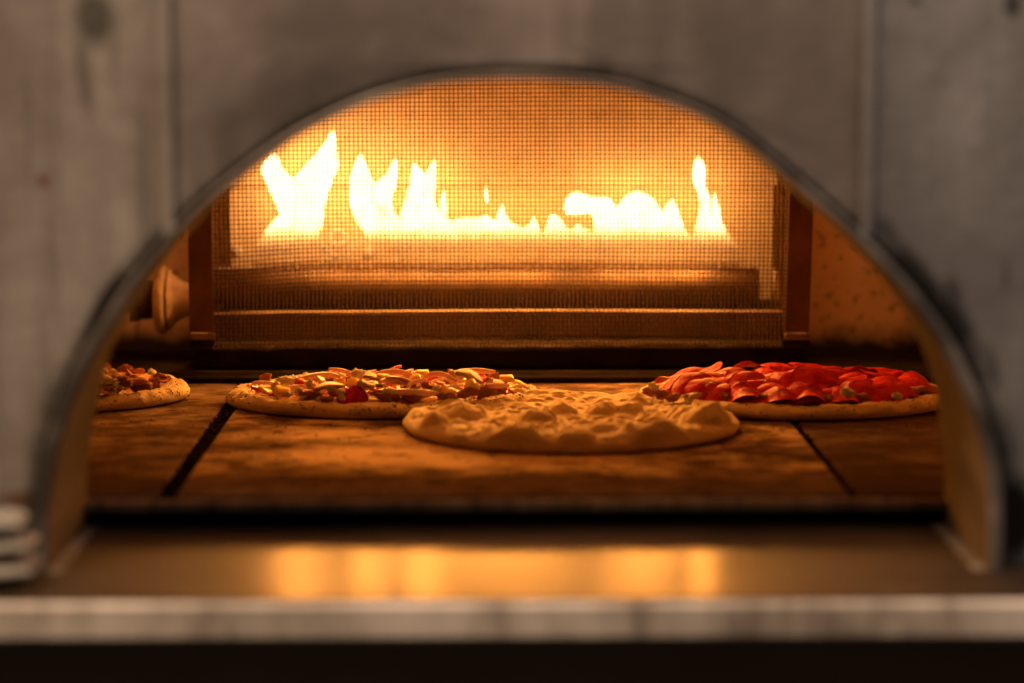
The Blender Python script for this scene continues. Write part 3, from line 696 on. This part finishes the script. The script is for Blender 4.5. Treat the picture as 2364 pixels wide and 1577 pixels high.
def topping_layer(parent, seed, rad, z, amp=.003, mat='sauce'):
    V, Fc = [], []; nr, N = 34, 120
    for i in range(nr):
        for k in range(N):
            th = 2 * math.pi * k / N; q = 1 + .05 * noise.noise(Vector((math.cos(th) * 3, math.sin(th) * 3, seed)))
            rr_ = rad * q * (i + .15) / (nr - .85); x, y = rr_ * math.cos(th), rr_ * math.sin(th)
            e = max(0, min(1, (nr - 1 - i) / 4)); zz = z * (.3 + .7 * e) + amp * e * (noise.noise(Vector((x * 60, y * 60, seed))) + .6 * noise.noise(Vector((x * 150, y * 150, seed))))
            V.append((x, y, zz if i < nr - 1 else z - .006))
    for i in range(nr - 1):
        for k in range(N): Fc.append((i * N + k, i * N + (k + 1) % N, (i + 1) * N + (k + 1) % N, (i + 1) * N + k)[::-1])
    Fc.append(tuple(range(N)))
    return link('cheese_layer', mesh_of('cheese_layer', V, Fc, True, [mat]), parent)
# --- topping meshes, shared by their copies
def lump(name, mat, seed, sub=2, amp=.35, freq=2.2, squash=1.0):
    bm = bmesh.new(); bmesh.ops.create_icosphere(bm, subdivisions=sub, radius=1)
    for v in bm.verts:
        d = v.co.normalized(); k = 1 + amp * noise.noise(d * freq + Vector((seed * 3.1, seed, 0))) + amp * .6 * noise.noise(d * freq * 2.3 + Vector((0, seed * 1.7, seed)))
        v.co = d * k; v.co.z *= squash
    return bm_mesh(name, bm, mat, True)
def dice(name, mat, L, W, T, curve, seed):
    r_ = random.Random(seed); bm = box_bm((-L / 2, -W / 2, -T / 2), (L / 2, W / 2, T / 2))
    bmesh.ops.subdivide_edges(bm, edges=[e for e in bm.edges if abs(e.verts[0].co.x - e.verts[1].co.x) > L * .5], cuts=5)
    for v in bm.verts: v.co.y *= 1 + .25 * math.sin(v.co.x / L * 3 + seed)
    bmesh.ops.bevel(bm, geom=[e for e in bm.edges if e.is_boundary is False and e.calc_face_angle(0) > .6], offset=T * .22, segments=2, affect='EDGES')
    for v in bm.verts: v.co.z -= curve * (v.co.x / L) ** 2 * 4 * L - T * .1 * math.sin(v.co.y / W * 3); v.co += Vector((0, 0, .06 * T * r_.uniform(-1, 1)))
    return bm_mesh(name, bm, mat, True)
def strip(name, R_, ang, h, t, seed):     # onion: arc with a purple outer skin
    V, Fc, fm = [], [], []; N = 18
    for i in range(N + 1):
        a = -ang / 2 + ang * i / N; taper = math.sin(math.pi * min(1, max(0, .08 + .84 * i / N))) ** .45; q = R_ * (1 + .06 * math.sin(a * 3 + seed)); lift = .0018 * math.sin(a * 2.2 + seed)
        c, s = math.sin(a), math.cos(a)
        for (dr, dz) in ((-t / 2, -h / 2), (t * .28, -h / 2), (t / 2, -h / 3), (t / 2, h / 3), (t * .28, h / 2), (-t / 2, h / 2)):
            V.append((c * (q + dr * taper), s * (q + dr * taper) - R_, dz * taper + lift))
    for i in range(N):
        for k in range(6):
            a, b = i * 6 + k, i * 6 + (k + 1) % 6; Fc.append((a, a + 6, b + 6, b)); fm.append(1 if k in (1, 2, 3) else 0)
    Fc += [tuple(range(6)), tuple(N * 6 + k for k in range(6))[::-1]]; fm += [1, 1]
    return mesh_of(name, V, Fc, True, ['onion', 'onion_skin'], fm)
def mushroom(name, s, seed):
    out = [(-1, .05), (-.95, .35), (-.7, .68), (-.35, .88), (0, .94), (.35, .88), (.7, .68), (.95, .35), (1, .05), (.8, -.12), (.5, -.05), (.28, -.1), (.25, -.6), (.32, -.85), (0, -.95), (-.32, -.85), (-.25, -.6), (-.28, -.1), (-.5, -.05), (-.8, -.12)]
    bm = bmesh.new(); a = [bm.verts.new((x * s, y * s, .0012)) for x, y in out]; b = [bm.verts.new((x * s, y * s, -.0012)) for x, y in out]
    ca, cb = bm.verts.new((0, .2 * s, .0016)), bm.verts.new((0, .2 * s, -.0016)); n = len(a)
    for i in range(n):
        j = (i + 1) % n; bm.faces.new((a[i], a[j], ca)); bm.faces.new((b[j], b[i], cb)); bm.faces.new((a[j], a[i], b[i], b[j]))
    for v in bm.verts: v.co.z += .0035 * math.sin(v.co.x / s * 1.4 + seed) + .002 * math.cos(v.co.y / s * 2 + seed)
    return bm_mesh(name, bm, 'mushroom', True)
def slice_disc(name, R_, seed, cup, bend, mat='pepperoni', t=.0016):
    r_ = random.Random(seed); V, Fc = [], []; nr, N = 7, 36
    def f(x, y):
        q = (x * x + y * y) / (R_ * R_)
        return cup * q * R_ + bend * (x / R_) ** 2 * R_ + .0016 * noise.noise(Vector((x * 90, y * 90, seed))) * (0.4 + q)
    for side in (1, -1):
        for i in range(nr):
            for k in range(N):
                th = 2 * math.pi * k / N; rr_ = R_ * (1 + .035 * noise.noise(Vector((math.cos(th) * 2, math.sin(th) * 2, seed)))) * (i / (nr - 1)) * (1 if i < nr - 1 or side > 0 else .985) + 1e-5
                x, y = rr_ * math.cos(th), rr_ * math.sin(th); V.append((x, y, f(x, y) + side * t / 2 * (1 if i < nr - 1 else .55)))
    for s in range(2):
        o2 = s * nr * N
        for i in range(nr - 1):
            for k in range(N):
                q = (o2 + i * N + k, o2 + i * N + (k + 1) % N, o2 + (i + 1) * N + (k + 1) % N, o2 + (i + 1) * N + k); Fc.append(q[::-1] if s == 0 else q)
    for k in range(N): Fc.append(((nr - 1) * N + k, (2 * nr - 1) * N + k, (2 * nr - 1) * N + (k + 1) % N, (nr - 1) * N + (k + 1) % N)[::-1])
    return mesh_of(name, V, Fc, True, [mat])
FETA = [lump('cheese_crumble', 'feta', s, 3, .55, 2.6, .8) for s in range(6)]
MEAT = [lump('meat_piece', 'meat', s + 20, 3, .6, 2.0, .6) for s in range(5)]
PY = [dice('yellow_pepper_piece', 'pep_yellow', .016, .011, .003, .25 * (s % 3), s) for s in range(4)]
PR = [dice('red_pepper_piece', 'pep_red', .014, .009, .003, .3 * (s % 3), s + 9) for s in range(4)]
ON = [strip('onion_slice', R_, a, .0042, .0036, i) for i, (R_, a) in enumerate(((.03, 1.3), (.04, 1.0), (.022, 1.9), (.055, .75), (.09, .42)))]
MU = [mushroom('mushroom_slice', s, i) for i, s in enumerate((.012, .014, .010))]
PEPS = [slice_disc('pepperoni_slice', .0205, s, c, b, t=.0012) for s, (c, b) in enumerate(((.10, -.35), (-.25, -.25), (.22, 0.1), (-.10, -.55), (.30, -.15), (-.40, .05), (.05, -.75)))]
BACON = [slice_disc('ham_slice', .012, 40 + s, .2, -.6 + .3 * s, 'meat', .0014) for s in range(4)]

def pizza_at(px, py):
    p = onz(px, py, 0); return Vector((p.x, p.y, 0.0004))
def place(parent, name, me, x, y, z, s=1.0, rot=(0, 0, 0)):
    if name in ('onion_slice', 'mushroom_slice'): s = s * .92
    elif name not in ('pepperoni_slice', 'ham_slice'): s = s * .76 if isinstance(s, (int, float)) else tuple(q * .85 for q in s)
    sc_ = (s, s, s) if isinstance(s, (int, float)) else s
    return link(name, me, parent, (x, y, z), rot, sc_)
def loc_on(parent, px, py, z):          # local x,y of what is seen at a photo pixel on the pizza at height z
    p = onz(px, py, z); return p.x - parent.location.x, (p.y - parent.location.y) / parent.scale.y

# ---- vegetable pizza
veg = thing('pizza', 'vegetable pizza with onion strips, yellow pepper and white cheese, left of the plain dough', 'pizza', pizza_at(889, 931), 'pizzas baking on the hearth')
veg.scale = (1, .72, 1)
cr = crust(veg, 3.3); topping_layer(veg, 3, RP * .90, .0155)
herbs(cr, 3.3, 900, lambda u, th: .35 + .65 * max(0, math.cos(th + .35)))
rv = random.Random(11)
hand = [  # (kind, px, py, height, scale, rot) read off the photo
 ('PY', 640, 905, .022, 1.15, (.75, .1, .3)), ('PY', 583, 907, .020, .8, (.5, .2, 1)), ('PY', 612, 897, .022, .8, (.5, -.2, .4)), ('PY', 787, 884, .029, .75, (1.35, 0, .1)), ('PY', 818, 884, .029, 1.0, (.9, .3, .2)),
 ('PR', 770, 911, .021, .75, (.6, 0, .2)), ('PR', 700, 882, .027, 1.1, (.7, .3, .8)), ('PR', 722, 886, .027, .9, (.6, -.3, 2)), ('PR', 575, 898, .021, .9, (.4, .2, .5)), ('PR', 590, 892, .022, .8, (.3, .1, 0)), ('PR', 732, 897, .025, .7, (.5, .1, .5)), ('PR', 1018, 887, .028, .8, (.5, .2, .3)), ('PR', 1120, 878, .029, .8, (.6, -.4, .2)), ('PR', 1160, 897, .025, .7, (.5, .7, .8)),
 ('FETA', 660, 880, .026, (.010, .007, .006), (0, 0, .2)), ('FETA', 636, 895, .024, (.005, .005, .008), (0, .2, 1)), ('FETA', 715, 888, .028, (.004, .004, .007), (0, .3, 2)), ('FETA', 746, 888, .026, .005, (0, 0, 0)), ('FETA', 787, 910, .021, .0065, (0, 0, 1)), ('FETA', 790, 920, .018, .004, (0, 0, 2)), ('FETA', 690, 904, .022, .0055, (0, 0, 3)), ('FETA', 665, 912, .019, .0048, (0, 0, .5)),
 ('FETA', 826, 866, .030, .0085, (0, 0, 1.3)), ('FETA', 850, 872, .029, .006, (0, 0, 2.3)), ('FETA', 903, 906, .023, (.008, .005, .005), (0, .2, .2)), ('FETA', 1012, 902, .024, (.006, .005, .006), (0, .4, .2)), ('FETA', 1050, 872, .028, .009, (0, 0, .2)), ('FETA', 945, 868, .029, .006, (0, 0, 4)), ('FETA', 1105, 895, .026, .006, (0, 0, 4.4)), ('FETA', 735, 937, .014, .0042, (0, 0, 1)), ('FETA', 728, 926, .016, .004, (0, 0, 3)), ('FETA', 1130, 880, .028, .005, (0, 0, 2.4)),
 ('MEAT', 718, 912, .019, (.014, .009, .007), (0, 0, .4)), ('MEAT', 752, 922, .017, (.011, .007, .006), (0, 0, 2)), ('MEAT', 955, 915, .019, (.013, .009, .0085), (0, 0, 0)), ('MEAT', 1030, 915, .019, (.013, .009, .0085), (0, 0, 1)), ('MEAT', 1072, 912, .020, (.008, .007, .007), (0, 0, 1)), ('MEAT', 1125, 907, .020, (.012, .009, .009), (0, 0, 3)), ('MEAT', 1188, 904, .021, (.011, .009, .009), (0, 0, 5)), ('MEAT', 880, 909, .020, (.012, .006, .006), (0, 0, 0)), ('MEAT', 1090, 905, .022, .008, (0, 0, 2)),
 ('PEP', 822, 916, .0195, .62, (.9, .15, .1)), ('MU', 760, 902, .024, 1.1, (.35, 0, .3)), ('MU', 852, 897, .026, 1.4, (.4, 0, 1.9)), ('MU', 1082, 879, .030, 1.1, (.7, .5, .3)), ('MU', 925, 884, .028, 1.1, (.3, .4, 1)), ('MU', 860, 878, .028, 1., (.4, .2, 0)),
 ('ON0', 730, 868, .030, 1.25, (.25, .06, .05)), ('ON3', 620, 886, .024, .8, (.3, .0, .1)), ('ON4', 960, 898, .026, 1.35, (.25, -.02, -.05)), ('ON4', 1160, 886, .029, 1.1, (.5, -.14, -.1)), ('ON3', 1090, 858, .033, 1.2, (.4, -.16, .15)), ('ON1', 905, 866, .031, 1.3, (.5, .05, -.2)), ('ON1', 900, 884, .028, 1.0, (.3, .2, .7)), ('ON2', 950, 890, .028, .9, (.3, -.5, .9)), ('ON3', 800, 860, .031, .9, (.4, .12, -.2)), ('ON2', 1005, 869, .030, 1.2, (.6, -.2, 0)), ('ON3', 1010, 908, .022, .7, (.3, .1, -.1)), ('ON0', 680, 893, .024, .7, (.3, .1, .4)), ('ON1', 860, 889, .026, .8, (.3, .1, -.4)),
 ('PY', 885, 872, .030, 1.0, (.6, .2, .3)), ('PY', 968, 874, .030, .95, (.8, .4, .6)), ('PY', 1030, 898, .026, .9, (.9, -.3, 1.2)), ('PY', 1050, 905, .023, .8, (.5, .8, .5)), ('PY', 1100, 888, .029, 1.1, (.8, -.3, .5)), ('PY', 975, 862, .031, 1., (.5, .1, .2)), ('PY', 1170, 874, .029, 1.1, (.4, .1, .3)), ('PY', 870, 890, .027, .8, (.7, .2, .9)), ('PY', 742, 878, .028, .8, (.7, .2, .9))]
def kind_mesh(k, r_):
    if k == 'PY': return 'yellow_pepper_piece', r_.choice(PY)
    if k == 'PR': return 'red_pepper_piece', r_.choice(PR)
    if k == 'FETA': return 'cheese_crumble', r_.choice(FETA)
    if k == 'MEAT': return 'meat_piece', r_.choice(MEAT)
    if k == 'PEP': return 'pepperoni_slice', PEPS[3]
    if k == 'MU': return 'mushroom_slice', r_.choice(MU)
    if k == 'HAM': return 'ham_slice', r_.choice(BACON)
    return 'onion_slice', ON[int(k[2])]
for k, px, py, z, s, rot in hand:
    nm, me = kind_mesh(k, rv); x, y = loc_on(veg, px, py, z)
    if math.hypot(x, y) > RP * .91: q = RP * .90 / math.hypot(x, y); x *= q; y *= q
    place(veg, nm, me, x, y, z, s, rot)
def scatter(parent, r_, n, kinds, rmax, zbase, zvar, keep=None):
    for _ in range(n):
        a, q = r_.uniform(0, 6.283), math.sqrt(r_.uniform(.02, 1)) * rmax; x, y = q * math.cos(a), q * math.sin(a)
        if keep and not keep(x, y): continue
        k = r_.choice(kinds); nm, me = kind_mesh(k, r_)
        s = {'FETA': r_.uniform(.003, .0062), 'MEAT': r_.uniform(.006, .010), 'PY': r_.uniform(.6, 1), 'PR': r_.uniform(.6, 1), 'MU': r_.uniform(.7, 1.1), 'HAM': r_.uniform(.7, 1.2)}.get(k, r_.uniform(.6, 1))
        z = zbase + r_.uniform(0, zvar) * (1 - (q / rmax) ** 3) + (.002 if k == 'MEAT' else 0)
        place(parent, nm, me, x, y, z, s, (r_.uniform(-.4, .7), r_.uniform(-.4, .4), r_.uniform(0, 6.28)))
scatter(veg, rv, 185, ['FETA', 'FETA', 'FETA', 'FETA', 'FETA', 'FETA', 'MEAT', 'PR', 'PY', 'PY', 'ON0', 'ON2', 'ON3', 'MU'], RP * .88, .0160, .006)

# ---- white cheese pizza, cut off by the arch at left
lft = thing('pizza', 'herbed pizza with white cheese crumbles, half hidden at left by the arch', 'pizza', pizza_at(78, 921), 'pizzas baking on the hearth')
lft.scale = (1, .74, 1)
cr = crust(lft, 8.1, hgt=1.05); topping_layer(lft, 8, RP * .90, .016)
herbs(cr, 8.1, 800)
rl = random.Random(21)
handl = [('FETA', 330, 900, .026, (.009, .007, .0095), (0, .3, .2)), ('FETA', 350, 908, .021, .0065, (0, 0, 2)), ('FETA', 280, 887, .028, (.014, .008, .008), (0, .1, 0)), ('FETA', 258, 899, .026, (.004, .004, .009), (0, -.4, 1)), ('FETA', 285, 912, .021, (.009, .006, .006), (0, 0, 3)),
 ('MEAT', 318, 880, .030, (.014, .009, .007), (0, 0, 1)), ('MEAT', 345, 888, .026, (.010, .009, .007), (0, 0, 2)), ('MEAT', 385, 893, .022, (.014, .010, .0095), (0, 0, 3)), ('MEAT', 410, 903, .019, (.009, .008, .006), (0, 0, .3)), ('MEAT', 300, 900, .024, (.011, .008, .008), (0, 0, 4)),
 ('HAM', 318, 916, .021, 1.1, (.35, .1, .3)), ('HAM', 272, 922, .020, 1.2, (.3, .2, 1)), ('PEP', 262, 938, .018, .5, (.3, .1, .3)), ('HAM', 290, 934, .018, .8, (.3, -.1, .3)), ('FETA', 262, 930, .020, .005, (0, 0, 1)), ('FETA', 300, 931, .019, .0055, (0, 0, 2)), ('FETA', 330, 924, .019, .005, (0, 0, 4)), ('FETA', 240, 915, .022, .005, (0, 0, 4)), ('FETA', 355, 922, .018, .004, (0, 0, 0)), ('FETA', 390, 905, .021, .005, (0, 0, 0)), ('MU', 383, 906, .022, .8, (.2, .3, .3)), ('FETA', 238, 935, .018, .006, (0, 0, 3))]
for k, px, py, z, s, rot in handl:
    nm, me = kind_mesh(k, rl); x, y = loc_on(lft, px, py, z)
    if math.hypot(x, y) > RP * .91: q = RP * .90 / math.hypot(x, y); x *= q; y *= q
    place(lft, nm, me, x, y, z, s, rot)
scatter(lft, rl, 110, ['FETA', 'FETA', 'MEAT', 'HAM'], RP * .88, .0165, .006)

# ---- pepperoni pizza
pep = thing('pizza', 'pepperoni pizza heaped with glossy overlapping red slices, right of the plain dough', 'pizza', pizza_at(1838, 930), 'pizzas baking on the hearth')
pep.scale = (1, .80, 1)
cr = crust(pep, 5.7); topping_layer(pep, 5, RP * .86, .0155)
herbs(cr, 5.7, 260)
rp = random.Random(31)
# lumps of meat and mushroom along the near edge, slices draped over them
for px in (1660, 1690, 1725, 1760, 1800, 1835, 1880, 1905, 1940, 1990, 2030, 2065, 2100, 1620, 1585, 1545, 2140, 2170):
    c = loc_on(pep, px, 945, .016); a = math.atan2(-1, (px - 1838) / 375.); d = (px - 1838) / 375.
    x = d * RP * .84; y = -math.sqrt(max(0.02, 1 - d * d)) * RP * .80
    place(pep, 'meat_piece', rp.choice(MEAT), x, y, .0175, (rp.uniform(.008, .012), rp.uniform(.006, .008), rp.uniform(.006, .0085)), (0, 0, rp.uniform(0, 6)))
slices = []
for ring, (q, n, z, tilt) in enumerate(((.78, 19, .0235, -.38), (.58, 15, .0245, -.15), (.36, 9, .026, .0), (.12, 3, .027, 0))):
    for k in range(n):
        a = 2 * math.pi * (k + .5 * (ring % 2)) / n + rp.uniform(-.08, .08); x, y = RP * q * math.cos(a), RP * q * math.sin(a)
        me = PEPS[rp.choice((0, 1, 3, 5, 1))]
        rot = Matrix.Rotation(a, 3, 'Z') @ Matrix.Rotation(-tilt * .6 + rp.uniform(-.10, .10), 3, 'Y') @ Matrix.Rotation(rp.uniform(-.12, .12), 3, 'X') @ Matrix.Rotation(rp.uniform(0, 6.28), 3, 'Z')
        place(pep, 'pepperoni_slice', me, x, y, z + rp.uniform(-.001, .003), rp.uniform(.9, 1.1), rot.to_euler())
# slices that stand up against the others: (px, py of centre, height, tilt towards camera, size)
for px, py, z, tx, s, v in ((1545, 886, .027, .55, 1.1, 1), (1612, 890, .026, .4, .95, 1), (1660, 886, .027, .35, 1.05, 1), (1735, 877, .029, .5, 1.1, 1), (1815, 874, .029, .4, 1.1, 1), (1890, 869, .032, .65, 1.2, 5), (1980, 890, .027, .4, 1.1, 1), (2045, 893, .026, .4, 1.1, 5), (2095, 905, .024, .35, 1.0, 1), (1690, 905, .025, .25, 1., 6), (1800, 907, .025, .2, 1., 3), (1880, 910, .0255, .2, 1., 6), (1985, 918, .024, .2, 1.05, 3)):
    x, y = loc_on(pep, px, py, z)
    if math.hypot(x, y) > RP * .82: q = RP * .80 / math.hypot(x, y); x *= q; y *= q
    place(pep, 'pepperoni_slice', PEPS[v], x, y, z, s, (tx, rp.uniform(-.15, .15), rp.uniform(-.3, .3)))
for px, py, z, s in ((1957, 908, .030, .0075), (2072, 916, .027, .0055), (1508, 893, .026, .006)):
    x, y = loc_on(pep, px, py, z); place(pep, 'cheese_crumble', FETA[2], x, y, z, (s, s * .7, s * .8), (0, .3, 0))
for k, px, py, z, s in (('MEAT', 1525, 912, .019, .008), ('MEAT', 1555, 918, .018, .008), ('FETA', 1590, 925, .018, .006), ('MU', 1598, 918, .021, .8), ('MEAT', 1498, 905, .019, .008)):
    nm, me = kind_mesh(k, rp); x, y = loc_on(pep, px, py, z); place(pep, nm, me, x, y, z, s, (.3, .2, rp.uniform(0, 6)))

# ---- plain dough
pln = thing('pizza', 'plain blistered pizza dough without toppings at the front of the hearth', 'pizza', pizza_at(1318, 988), 'pizzas baking on the hearth')
RD = .1505
BUB = []
for px, py, w_, h in ((1060, 945, 62, .013), (1003, 962, 36, .010), (1240, 950, 50, .011), (1297, 935, 42, .011), (1175, 1000, 85, .013), (1545, 992, 80, .013), (1630, 955, 66, .014), (1400, 976, 42, .008), (1052, 987, 34, .006), (1388, 932, 44, .008), (1450, 930, 40, .007), (1125, 968, 30, .005), (1330, 995, 48, .007), (1470, 985, 40, .007), (1095, 938, 34, .008), (1500, 950, 40, .006), (1350, 950, 34, .005), (1690, 985, 36, .008), (1640, 1000, 50, .009), (1580, 940, 44, .009), (1270, 975, 34, .005), (1420, 1005, 45, .006), (1230, 1000, 40, .006), (965, 985, 36, .007), (1610, 1010, 40, .005)):
    p = onz(px, py, .019); BUB.append((p.x - pln.location.x, p.y - pln.location.y, w_ * 2.14 / F * .95, h))
rd = random.Random(17)
for _ in range(260):
    a, q = rd.uniform(0, 6.28), math.sqrt(rd.random()) * RD * .95; w_ = rd.uniform(.003, .011); BUB.append((q * math.cos(a), q * math.sin(a), w_, w_ * rd.uniform(.18, .36)))
def dough_h(x, y):
    q = math.hypot(x, y) / RD
    h = .0105 + .0030 * math.exp(-((q - .86) / .10) ** 2) + .0036 * noise.noise(Vector((x * 28, y * 28, 2))) + .0018 * noise.noise(Vector((x * 75, y * 75, 5))) + .0016 * noise.noise(Vector((x * 170, y * 190, 1)))
    b = 0
    for (bx, by, br, bh) in BUB:
        d2 = ((x - bx) ** 2 + (y - by) ** 2) / (br * br)
        if d2 < 1: b = max(b, bh * (1 - d2) ** .6) if bh > .005 else b + bh * (1 - d2) ** 1.2 * .7
    return h + b
V, Fc = [], []; nr, N = 120, 400
def edge(th): return 1 + .012 * noise.noise(Vector((math.cos(th) * 2, math.sin(th) * 2, 6))) + .006 * noise.noise(Vector((math.cos(th) * 7, math.sin(th) * 7, 2)))
for i in range(nr):
    for k in range(N):
        th = 2 * math.pi * k / N; q = (i + .05) / (nr - 1) ; rr_ = min(q, 1) * .985 * RD * edge(th); x, y = rr_ * math.cos(th), rr_ * math.sin(th)
        e = max(0, (q - .90) / .10); V.append((x, y, .0075 + (dough_h(x, y) - .0075) * math.sqrt(max(0, 1 - e * e))))
for rr0, z in ((.998, .0058), (1.0, .0040), (.990, .0018), (.972, .0004), (.94, 0.)):
    for k in range(N):
        th = 2 * math.pi * k / N; r_ = rr0 * RD * edge(th); V.append((r_ * math.cos(th), r_ * math.sin(th), z))
T = nr + 5
Fc = [(i * N + k, (i + 1) * N + k, (i + 1) * N + (k + 1) % N, i * N + (k + 1) % N) for i in range(T - 1) for k in range(N)]
Fc.append(tuple(range(N))); Fc.append(tuple((T - 1) * N + k for k in range(N))[::-1])
link('dough', mesh_of('dough', V, Fc, True, ['dough']), pln)

# ================================================================== FOLDED CLOTH on the shelf at left
cl = thing('folded_cloth', 'folded white cloth on the shelf at the left edge of the picture', 'cloth', (at(-20, 1350, 1.60).x, 1.60, SH + .0006))
def fold(name, x1, y0, y1, z0, z1, seed, x0=-.12):
    """a flat fold: rounded slab, its right end a soft bend"""
    rings = []; n = 20
    for i in range(33):
        t = i / 32; x = x0 + (x1 - x0) * t; e = max(0, (t - .84) / .16); s = math.sqrt(max(.0, 1 - e * e)) * .98 + .02
        zc_, hz, yc, hy = (z0 + z1) / 2, (z1 - z0) / 2 * s, (y0 + y1) / 2, (y1 - y0) / 2 * (.85 + .15 * s)
        ring = []
        for k in range(n):
            a = 2 * math.pi * k / n; ca, sa = math.cos(a), math.sin(a)
            ca, sa = math.copysign(abs(ca) ** .5, ca), math.copysign(abs(sa) ** .7, sa)
            q = Vector((x, yc + hy * ca, zc_ + hz * sa)); q.z += .0016 * noise.noise(q * 30 + Vector((seed, 0, 0))) * (1 if sa > 0 else 0) + (x + .02) * .10 * (1 if seed else .5); ring.append(q)
        rings.append(ring)
    V, Fc = loft(rings); return link('cloth_fold', mesh_of('cloth_fold', V, Fc, True, ['cloth']), cl)
fold('a', .033, -.035, .022, .0045, .017, 0); fold('b', .031, -.03, .020, .0168, .0305, 2); fold('c', .025, -.028, .018, .0305, .047, 5)
